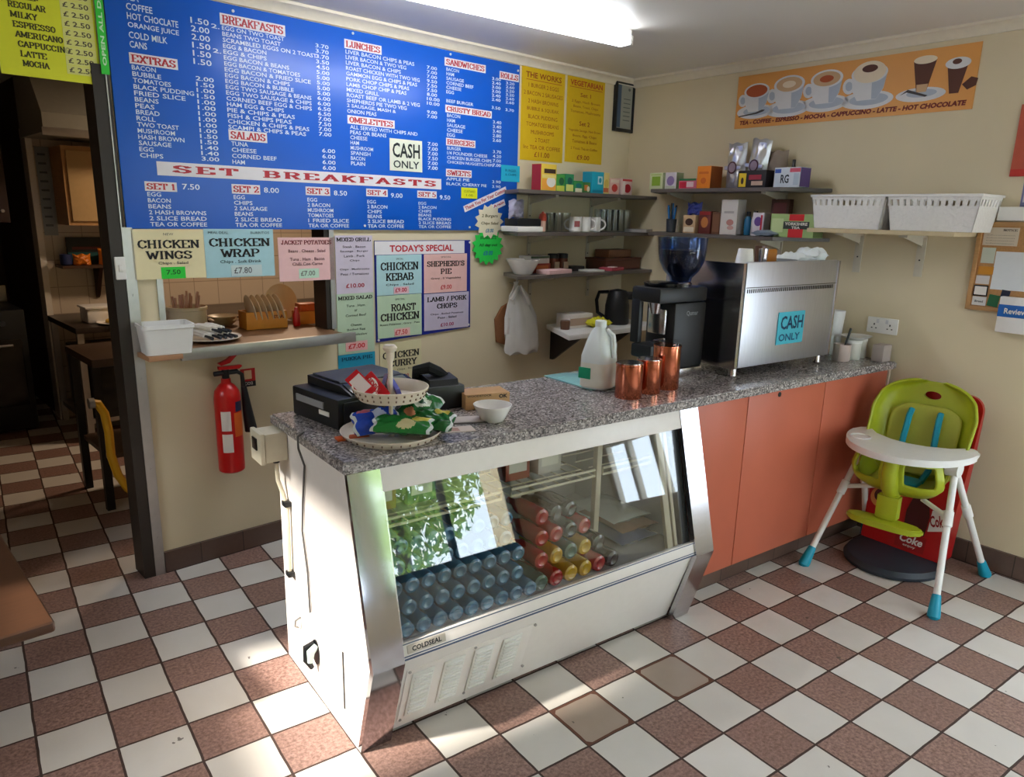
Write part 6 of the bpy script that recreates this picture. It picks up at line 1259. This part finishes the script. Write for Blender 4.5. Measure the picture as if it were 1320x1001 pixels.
def cupart(x, z, w, topc, art=None, saucer=True, dome=False):
    q = w / .13
    if saucer: ell(bm, x, z + .012 * q, w * .82, .034 * q, -.0034, cw); ell(bm, x + .01, z + .014 * q, w * .6, .022 * q, -.0036, cs)
    ell(bm, x - w * .6, z + .07 * q, w * .2, .03 * q, -.0037, cw, rot=.3); ell(bm, x - w * .6, z + .07 * q, w * .11, .018 * q, -.0039, cs, rot=.3)
    poly(bm, [(x - w * .55, z + .11 * q), (x - w * .48, z + .05 * q), (x - w * .3, z + .012 * q), (x + w * .3, z + .012 * q), (x + w * .48, z + .05 * q), (x + w * .55, z + .11 * q)], -.0041, cw)
    poly(bm, [(x + w * .1, z + .09 * q), (x + w * .15, z + .014 * q), (x + w * .3, z + .013 * q), (x + w * .47, z + .05 * q), (x + w * .54, z + .1 * q)], -.0043, cs)
    ell(bm, x, z + .11 * q, w * .56, .036 * q, -.0045, cw); ell(bm, x, z + .11 * q, w * .47, .029 * q, -.0047, topc)
    if dome: ell(bm, x, z + .115 * q, w * .5, .04 * q, -.0049, foam)
    if art: ell(bm, x, z + (.128 if dome else .11) * q, w * .24, .014 * q, -.0051, art)
cupart(-.505, .072, .145, tea); cupart(-.305, .068, .165, cof, foam); cupart(-.09, .075, .16, cof, tea); cupart(.135, .07, .165, foam, dk, dome=True)
poly(bm, [(-.61, .062), (-.49, .072), (-.45, .082), (-.44, .09), (-.46, .092), (-.5, .08), (-.61, .068)], -.0052, blk)
ell(bm, .395, .085, .115, .032, -.0034, cw); ell(bm, .4, .09, .07, .018, -.0036, cs)
poly(bm, [(.345, .235), (.375, .095), (.42, .095), (.45, .235)], -.004, dk); poly(bm, [(.372, .13), (.376, .095), (.42, .095), (.425, .13)], -.0042, cof); ell(bm, .398, .238, .053, .018, -.0044, foam)
poly(bm, [(.30, .088), (.33, .1), (.42, .072), (.43, .078), (.335, .112)], -.005, blk)
poly(bm, [(.5, .2), (.525, .075), (.565, .075), (.59, .2)], -.004, dk); ell(bm, .545, .205, .055, .025, -.0044, cw); ell(bm, .54, .212, .02, .012, -.0048, dk); poly(bm, [(.575, .11), (.6, .085), (.635, .1), (.64, .13), (.61, .14)], -.0046, dk)
obj('drinks_print', bm, M_, t, smooth=None)
t = thing('wall_socket', 'white double wall socket above the right end of the worktop', 'socket', FR(1.834, -.001, 1.056))
bm = bm_(); box(bm, -.077, .077, -.012, 0, 0, .08, .003); obj('socket_plate', bm, WHITEP, t)
bm = bm_()
for x in (-.04, .04):
    for dx_, dz, w, h in ((0, .045, .003, .005), (-.011, .026, .004, .0025), (.011, .026, .004, .0025)): box(bm, x + dx_ - w, x + dx_ + w, -.0125, -.011, dz - h, dz + h)
obj('pin_hole', bm, BLACK, t)
bm = bm_(); box(bm, -.03, -.016, -.0145, -.011, .052, .072, .001); box(bm, .016, .03, -.0145, -.011, .052, .072, .001); obj('rocker', bm, mat('grey_rocker', (206, 206, 210), .4), t)
t = thing('cork_board', 'pine framed cork notice board at the right edge of the right wall', 'notice board', FR(2.205, -.001, 1.225))
bm = bm_(); box(bm, .0, .6, -.008, 0, .0, .4); obj('cork_sheet', bm, CORK, t)
bm = bm_()
for q in ((0, .6, 0, .018), (0, .6, .382, .4), (0, .018, 0, .4), (.582, .6, 0, .4)): box(bm, q[0], q[1], -.018, 0, q[2], q[3], .002)
obj('frame', bm, PINE, t)
NB = [('notice', .025, .165, .295, .375, (214, 200, 178), 'tan notice with dark heading at the top left of the cork board'), ('notice', .03, .085, .215, .285, (206, 212, 196), 'pale green edged notice under the tan one on the cork board'), ('notice', .028, .09, .165, .2, (206, 140, 40), 'orange strip notice at the left of the cork board'), ('notice', .088, .23, .10, .27, (226, 230, 232), 'large white sheet in the middle of the cork board'),
      ('card', .024, .08, .12, .158, (214, 208, 204), 'pale card above the black edged one on the cork board'), ('card', .024, .082, .022, .062, (222, 220, 216), 'white card with grey writing at the bottom left of the cork board'), ('card', .085, .13, .022, .075, (40, 110, 70), 'dark green card at the bottom of the cork board'), ('card', .135, .17, .065, .1, (30, 36, 60), 'navy card right of the green one on the cork board')]
for k, (nm, x0, x1, z0, z1, c, lab) in enumerate(NB):
    y = -.0088 - .0012 * (k % 3); w, h = x1 - x0, z1 - z0; lines = []
    if k == 0: lines = [('NOTICE', .75, .8, .4, .12, (60, 50, 44), .03)] + [('information', .5, .1 + .15 * q, .8, .05, (120, 110, 100), 0) for q in range(4)]
    if k == 5: lines = [('Bread', .5, .35, .6, .25, (70, 74, 80), .02)]
    sign(nm, FR(2.205 + (x0 + x1) / 2, y, 1.225 + z0) @ RY(.12 if k in (6, 7) else 0), w, h, c, lines, lab, 'notice', 'papers on the cork board', th=.001)
t = thing('small_card', 'small black edged white card at the left of the cork board', 'card', FR(2.258, -.0125, 1.29))
bm = bm_(); box(bm, -.03, .03, -.003, 0, 0, .05, .001); obj('frame', bm, BLACK, t)
bm = bm_(); box(bm, -.025, .025, -.0045, -.0025, .006, .044); obj('card_sheet', bm, PAPER, t)
t = thing('leaflet_holder', 'white and blue leaflet holder overlapping the bottom of the cork board', 'leaflet holder', FR(2.43, -.022, 1.14))
bm = bm_(); box(bm, -.075, .075, -.03, 0, 0, .16, .004); obj('holder_body', bm, WHITEP, t)
bm = bm_(); box(bm, -.0755, .0755, -.0305, -.004, .07, .125, .001); obj('blue_band', bm, mat('blue_band', (30, 100, 180), .4), t)
bm = bm_(); text(bm, 'Reviews', -.05, .085, .1, .025, -.0315, .02); obj('lettering', bm, PAPER, t, smooth=None)
bm = bm_(); box(bm, -.055, .055, -.035, 0, 0, .06, .003); single('alarm_box', bm, WHITEP, FR(2.335, -.001, 1.63), 'small white plastic box on the wall just above the cork board', 'box')
t = thing('wall_picture', 'red picture cut off by the right edge high on the right wall', 'picture', FR(2.29, -.001, 1.82))
bm = bm_(); box(bm, 0, .4, -.008, 0, 0, .3); obj('picture_sheet', bm, mat('red_picture', (186, 84, 60), .4, var=.2, scale=8), t)
bm = bm_(); box(bm, 0, .4, -.0095, -.0075, 0, .03); obj('red_border', bm, pr((190, 50, 40)), t)
bm = bm_(); M_ = Mats(); box(bm, -.02, .05, -.003, 0, 0, .18, mi=M_.ix(pr((120, 120, 160)))); rect(bm, -.012, .045, .01, .05, -.0032, M_.ix(pr((60, 56, 70)))); rect(bm, -.012, .045, .08, .16, -.0032, M_.ix(pr((210, 206, 214)))); single('wall_poster', bm, M_, FR(2.37, -.001, 1.63), 'small blue and white poster below the red picture at the photo edge', 'poster')

# ------------------------------------------------------------------ ceiling tube light
t = thing('tube_light', 'long white fluorescent tube light on the ceiling', 'ceiling light', FW(.97, .965, ZC - .0))
t.matrix_basis = FW(.97, .965, ZC - .001, .03)
bm = bm_(); box(bm, -.76, .75, -.03, .03, -.03, 0, .004); obj('light_base', bm, WHITEP, t)
bm = bm_(); prism_x(bm, [(-.042, -.03), (-.04, -.055), (-.025, -.07), (.025, -.07), (.04, -.055), (.042, -.03)], -.74, .73); obj('diffuser', bm, mat('lit_tube', (244, 248, 255), .5, emit=22.0, var=0.0), t)
bm = bm_(); box(bm, -.758, -.741, -.043, .043, -.071, -.029, .004); obj('end_cap', bm, WHITEP, t)
bm = bm_(); box(bm, .731, .748, -.043, .043, -.071, -.029, .004); obj('end_cap', bm, WHITEP, t)

# ------------------------------------------------------------------ brown bench at the left edge
t = thing('bench', 'low brown wooden bench whose corner shows at the lower left edge', 'bench', FW(-1.32, .75, 0, .13))
bm = bm_(); box(bm, -.42, .36, -.38, .62, .425, .46, .012, 3); obj('bench_top', bm, WOOD, t)
for x in (-.3, .12):
    bm = bm_(); box(bm, x - .03, x + .03, -.2, .5, 0, .425, .004); obj('leg', bm, BLACK, t)

# ================================================================== HIGH CHAIR AND RED STAND
HC = FW(2.42, -.30, 0, math.radians(8))
t = thing('high_chair', 'lime green and white high chair with turquoise feet standing by the right wall', 'high chair', HC)
# seat shell: profile runs front lip -> seat -> back top
KP = [(-.02, (-.215, .60), .165), (.06, (-.215, .53), .185), (.15, (-.185, .455), .18), (.24, (-.12, .42), .175), (.36, (-.02, .415), .175), (.47, (.07, .43), .175), (.56, (.125, .49), .19), (.68, (.155, .60), .205), (.82, (.185, .74), .212), (.90, (.203, .815), .19), (.95, (.212, .855), .15), (.985, (.217, .88), .095), (1.0, (.219, .889), .045)]
def prof(v):
    for a, b_ in zip(KP, KP[1:]):
        if v <= b_[0]:
            q = (v - a[0]) / (b_[0] - a[0]); q2 = q
            return (a[1][0] + (b_[1][0] - a[1][0]) * q2, a[1][1] + (b_[1][1] - a[1][1]) * q2, a[2] + (b_[2] - a[2]) * q2)
    return (*KP[-1][1], KP[-1][2])
def shell(bm, u0, u1, v0, v1, nu, nv, off=0, hole=None, wscale=1.0, rnd=False):
    G = {}
    for j in range(nv + 1):
        v = v0 + (v1 - v0) * j / nv; px, pz, hw = prof(v); ax, az, _ = prof(max(-.02, v - .02)); bx, bz, _ = prof(min(1, v + .02))
        d = Vector((bx - ax, 0, bz - az)).normalized(); nrm = Vector((-d.z, 0, d.x))          # towards the sitter
        curl = .15 * math.exp(-((v - .42) / .2) ** 2) + .075 * max(0, min(1, (v - .5) / .2)) * (1 - .45 * max(0, (v - .8) / .2)) + .03
        if v < .16: curl *= max(0, v) / .16
        for i in range(nu + 1):
            u = u0 + (u1 - u0) * i / nu; u *= (1 - min(.97, abs(2 * j / nv - 1)) ** 7) ** .45 if rnd else 1; e = abs(u) ** 3.2
            y = hw * wscale * math.sin(u * PI / 2 * .96) * (1 + .05 * e)
            if v < .25: px2 = px + .075 * abs(u) ** 2.2 * (1 - max(0, v) / .25)
            else: px2 = px
            G[i, j] = bm.verts.new(Vector((px2, y, pz)) + nrm * (curl * e + off))
    for i in range(nu):
        for j in range(nv):
            if hole and hole(u0 + (u1 - u0) * (i + .5) / nu, v0 + (v1 - v0) * (j + .5) / nv): continue
            bm.faces.new((G[i, j], G[i + 1, j], G[i + 1, j + 1], G[i, j + 1]))
def solid(o, th, off=-1, sub=1):
    m = o.modifiers.new('thickness', 'SOLIDIFY'); m.thickness = th; m.offset = off
    if sub: s = o.modifiers.new('smooth', 'SUBSURF'); s.levels = sub; s.render_levels = sub
def seat_hole(u, v):
    return .20 < abs(u) < .74 and .005 < v < .10
bm = bm_(); shell(bm, -1, 1, -.02, 1.0, 40, 56, 0, seat_hole); o = obj('seat_shell', bm, LIME, t, smooth=60); solid(o, .014, 0, 1)
# cut the oval grip hole through the back
bm = bm_(); lathe(bm, [(.036, -.1), (.036, .1)], 32, sx=1.0, sy=.52); bmesh.ops.transform(bm, matrix=absm(t) @ T(.20, 0, .825) @ RZ(PI / 2) @ RX(PI / 2), verts=bm.verts[:])
cut = bpy.data.objects.new('hole_tool', finish(bm, 'hole_tool', LIME, 0)); COL.objects.link(cut)
bo = o.modifiers.new('grip', 'BOOLEAN'); bo.object = cut; bo.operation = 'DIFFERENCE'; bo.solver = 'EXACT'
bpy.context.view_layer.update(); dg = bpy.context.evaluated_depsgraph_get(); nm = bpy.data.meshes.new_from_object(o.evaluated_get(dg)); o.modifiers.clear(); o.data = nm; nm.name = 'seat_shell'
bpy.data.objects.remove(cut); nm.set_sharp_from_angle(angle=math.radians(50))
bm = bm_(); shell(bm, -.55, .55, .50, .86, 14, 24, .024, rnd=True); o = obj('seat_pad', bm, LIMEP, t, smooth=60); solid(o, .014, 0, 1)
bm = bm_(); shell(bm, -.55, .55, .24, .45, 14, 10, .022); o = obj('seat_pad', bm, LIMEP, t, smooth=60); solid(o, .014, 0, 1)
for s in (-1, 1):
    bm = bm_()
    tube(bm, [(.14, s * .062, .76), (.118, s * .064, .73), (.10, s * .066, .66), (.085, s * .07, .58), (.06, s * .07, .50), (.0, s * .06, .455)], [.013, .014, .014, .014, .014, .014], 6)
    obj('strap', bm, TEAL, t)
bm = bm_(); box(bm, -.1, .02, -.07, .07, .445, .47, .012); obj('lap_strap', bm, TEAL, t)
bm = bm_(); tube(bm, [(-.225, 0, .6), (-.232, 0, .54), (-.21, 0, .47), (-.17, 0, .43)], [.032, .034, .036, .034], 12); obj('crotch_post', bm, LIME, t)
# tray
def tray_outline(sc=1.0):
    P = []
    for k in range(25):
        a = PI / 2 + PI * k / 24; P.append((-.0 + .32 * sc * math.cos(a), .268 * sc * math.sin(a)))
    P += [(.06 * sc, -.262 * sc), (.095 * sc, -.235 * sc), (.085 * sc, -.205 * sc), (.0, -.165 * sc), (-.05 * sc, -.08 * sc), (-.065 * sc, 0), (-.05 * sc, .08 * sc), (.0, .165 * sc), (.085 * sc, .205 * sc), (.095 * sc, .235 * sc), (.06 * sc, .262 * sc)]
    return P
bm = bm_(); prism(bm, tray_outline(), .612, .642, bev=.009); obj('tray', bm, WHITEP, t)
bm = bm_(); tube(bm, [(-.12 + .045 * math.cos(a), .185 + .045 * math.sin(a), .644) for a in [2 * PI * k / 20 for k in range(21)]], .004, 6); obj('tray_rim', bm, WHITEP, t)
# hubs, legs, feet
HUB = {1: Vector((2.415, -.085, .555)), -1: Vector((2.385, -.515, .575))}
FEET = [(1, (2.095, -.04, 0)), (-1, (2.12, -.635, 0)), (-1, (2.735, -.585, 0)), (1, (2.70, -.015, 0))]
for s, h in HUB.items():
    bm = bm_(); cyl(bm, h + Vector((.0, -.03 * s, 0)), h + Vector((.0, .02 * s, 0)), .036, .033, 20); box(bm, h.x - .03, h.x + .03, h.y - .012, h.y + .012, h.z, h.z + .05, .006); obj('hub', bm, WHITEP, t, world=True)
for s, fpos in FEET:
    f_ = Vector(fpos); h = HUB[s]; d = (h - f_).normalized()
    bm = bm_(); tube(bm, [f_ + d * .06, h], .0145, 12); obj('leg', bm, WHITEP, t, world=True)
    bm = bm_(); q0, q1 = f_ + d * .39, f_ + d * .46; tube(bm, [q0, q0 + d * .004, q1 - d * .004, q1], [.017, .02, .02, .017], 12); obj('leg_collar', bm, WHITEP, t, world=True)
    bm = bm_(); tube(bm, [f_ + Vector((0, 0, .001)), f_ + Vector((0, 0, .004)), f_ + d * .02, f_ + d * .095, f_ + d * .1], [.02, .026, .026, .0185, .016], 14); obj('foot', bm, TEAL, t, world=True)
bm = bm_(); tube(bm, [FEET[0][1], HUB[1]], .001, 4); bm.free()
bm = bm_()
for s in (1, -1):
    a = Vector(FEET[0 if s == 1 else 1][1]); d = (HUB[s] - a).normalized(); q = a + d * .43
    tube(bm, [q, q.lerp(Vector((2.40, -.3, .43)), .55)], .011, 8)
obj('cross_brace', bm, WHITEP, t, world=True)
# footrest
bm = bm_(); prism(bm, [(-.205, -.045), (-.215, .0), (-.205, .045), (-.16, .045), (-.155, 0), (-.16, -.045)], .31, .43, bev=.008); obj('footrest_post', bm, LIME, t)
bm = bm_(); prism(bm, [(-.21 - .05 * math.cos(a) * (1.1 if math.cos(a) > 0 else .8) , .165 * math.copysign(abs(math.sin(a)) ** .7, math.sin(a))) for a in [2 * PI * k / 32 for k in range(32)]], .285, .312, bev=.008); obj('footrest', bm, LIME, t)

t = thing('display_stand', 'red cola advertising stand with a dark oval foot behind the high chair', 'display stand', FW(2.55, -.26, 0))
bm = bm_(); lathe(bm, [(.2, 0.001), (.235, .004), (.24, .02), (.225, .042), (.17, .052), (.01, .054)], 40, sx=1.0, sy=.92); obj('foot', bm, mat('dark_blue_grey_rubber', (44, 50, 60), .5), t, T(-.04, 0, 0))
def stand_poly(top_r=.07):
    P = [(-.20, .055), (.195, .055), (.215, .55)]
    P += [(.215 - top_r + top_r * math.cos(a), .845 - top_r + top_r * math.sin(a)) for a in [PI / 2 * k / 6 for k in range(7)]]
    P += [(-.215 + top_r - top_r * math.sin(a), .845 - top_r + top_r * math.cos(a)) for a in [PI / 2 * k / 6 for k in range(7)]]
    P += [(-.215, .55)]; return P
def fx(z): return -.0 + (z - .055) * .165
bm = bm_(); P = stand_poly(); loft(bm, [[Vector((fx(z), y, z)) for y, z in P], [Vector((fx(z) + .035 + .09 * (1 - z / .85), y * .96, z * .99 + .005)) for y, z in P]]); obj('stand_body', bm, mat('cola_red', (176, 16, 20), .35, var=.04, scale=6), t)
ang = -math.atan(.165)
Mst = T(-.0035, 0, .055) @ RZ(-PI / 2) @ RX(-math.atan(.165))
bm = bm_(); M_ = Mats(); dk2 = M_.ix(pr((64, 14, 16), .4)); wh = M_.ix(pr((226, 218, 214), .45)); rd = M_.ix(pr((150, 14, 18), .4)); am = M_.ix(pr((206, 130, 70), .5))
poly(bm, [(.0, .1), (.1, .1), (.105, .2), (.08, .3), (.07, .4), (.03, .4), (.02, .3), (-.005, .2)], -.001, dk2)
rect(bm, -.025, .115, .015, .095, -.0018, rd); text(bm, 'Coke', .045, .045, .11, .04, -.0026, .03, 'CENTER', mi=wh, slant=.2); text(bm, 'enjoy', .045, .024, .06, .014, -.0026, .01, 'CENTER', mi=wh)
poly(bm, [(.11, .13), (.196, .16), (.2, .27), (.11, .235)], -.001, wh); text(bm, 'Coke', .118, .155, .074, .055, -.0018, .03, rot=.3, mi=rd)
ell(bm, -.145, .22, .045, .05, -.001, am); ell(bm, -.145, .23, .028, .032, -.0016, dk2); ell(bm, .14, .5, .03, .02, -.001, wh)
poly(bm, [(.1, .72), (.205, .62), (.205, .5), (.16, .56), (.08, .66)], -.001, dk2)
obj('stand_print', bm, M_, t, Mst, smooth=None)
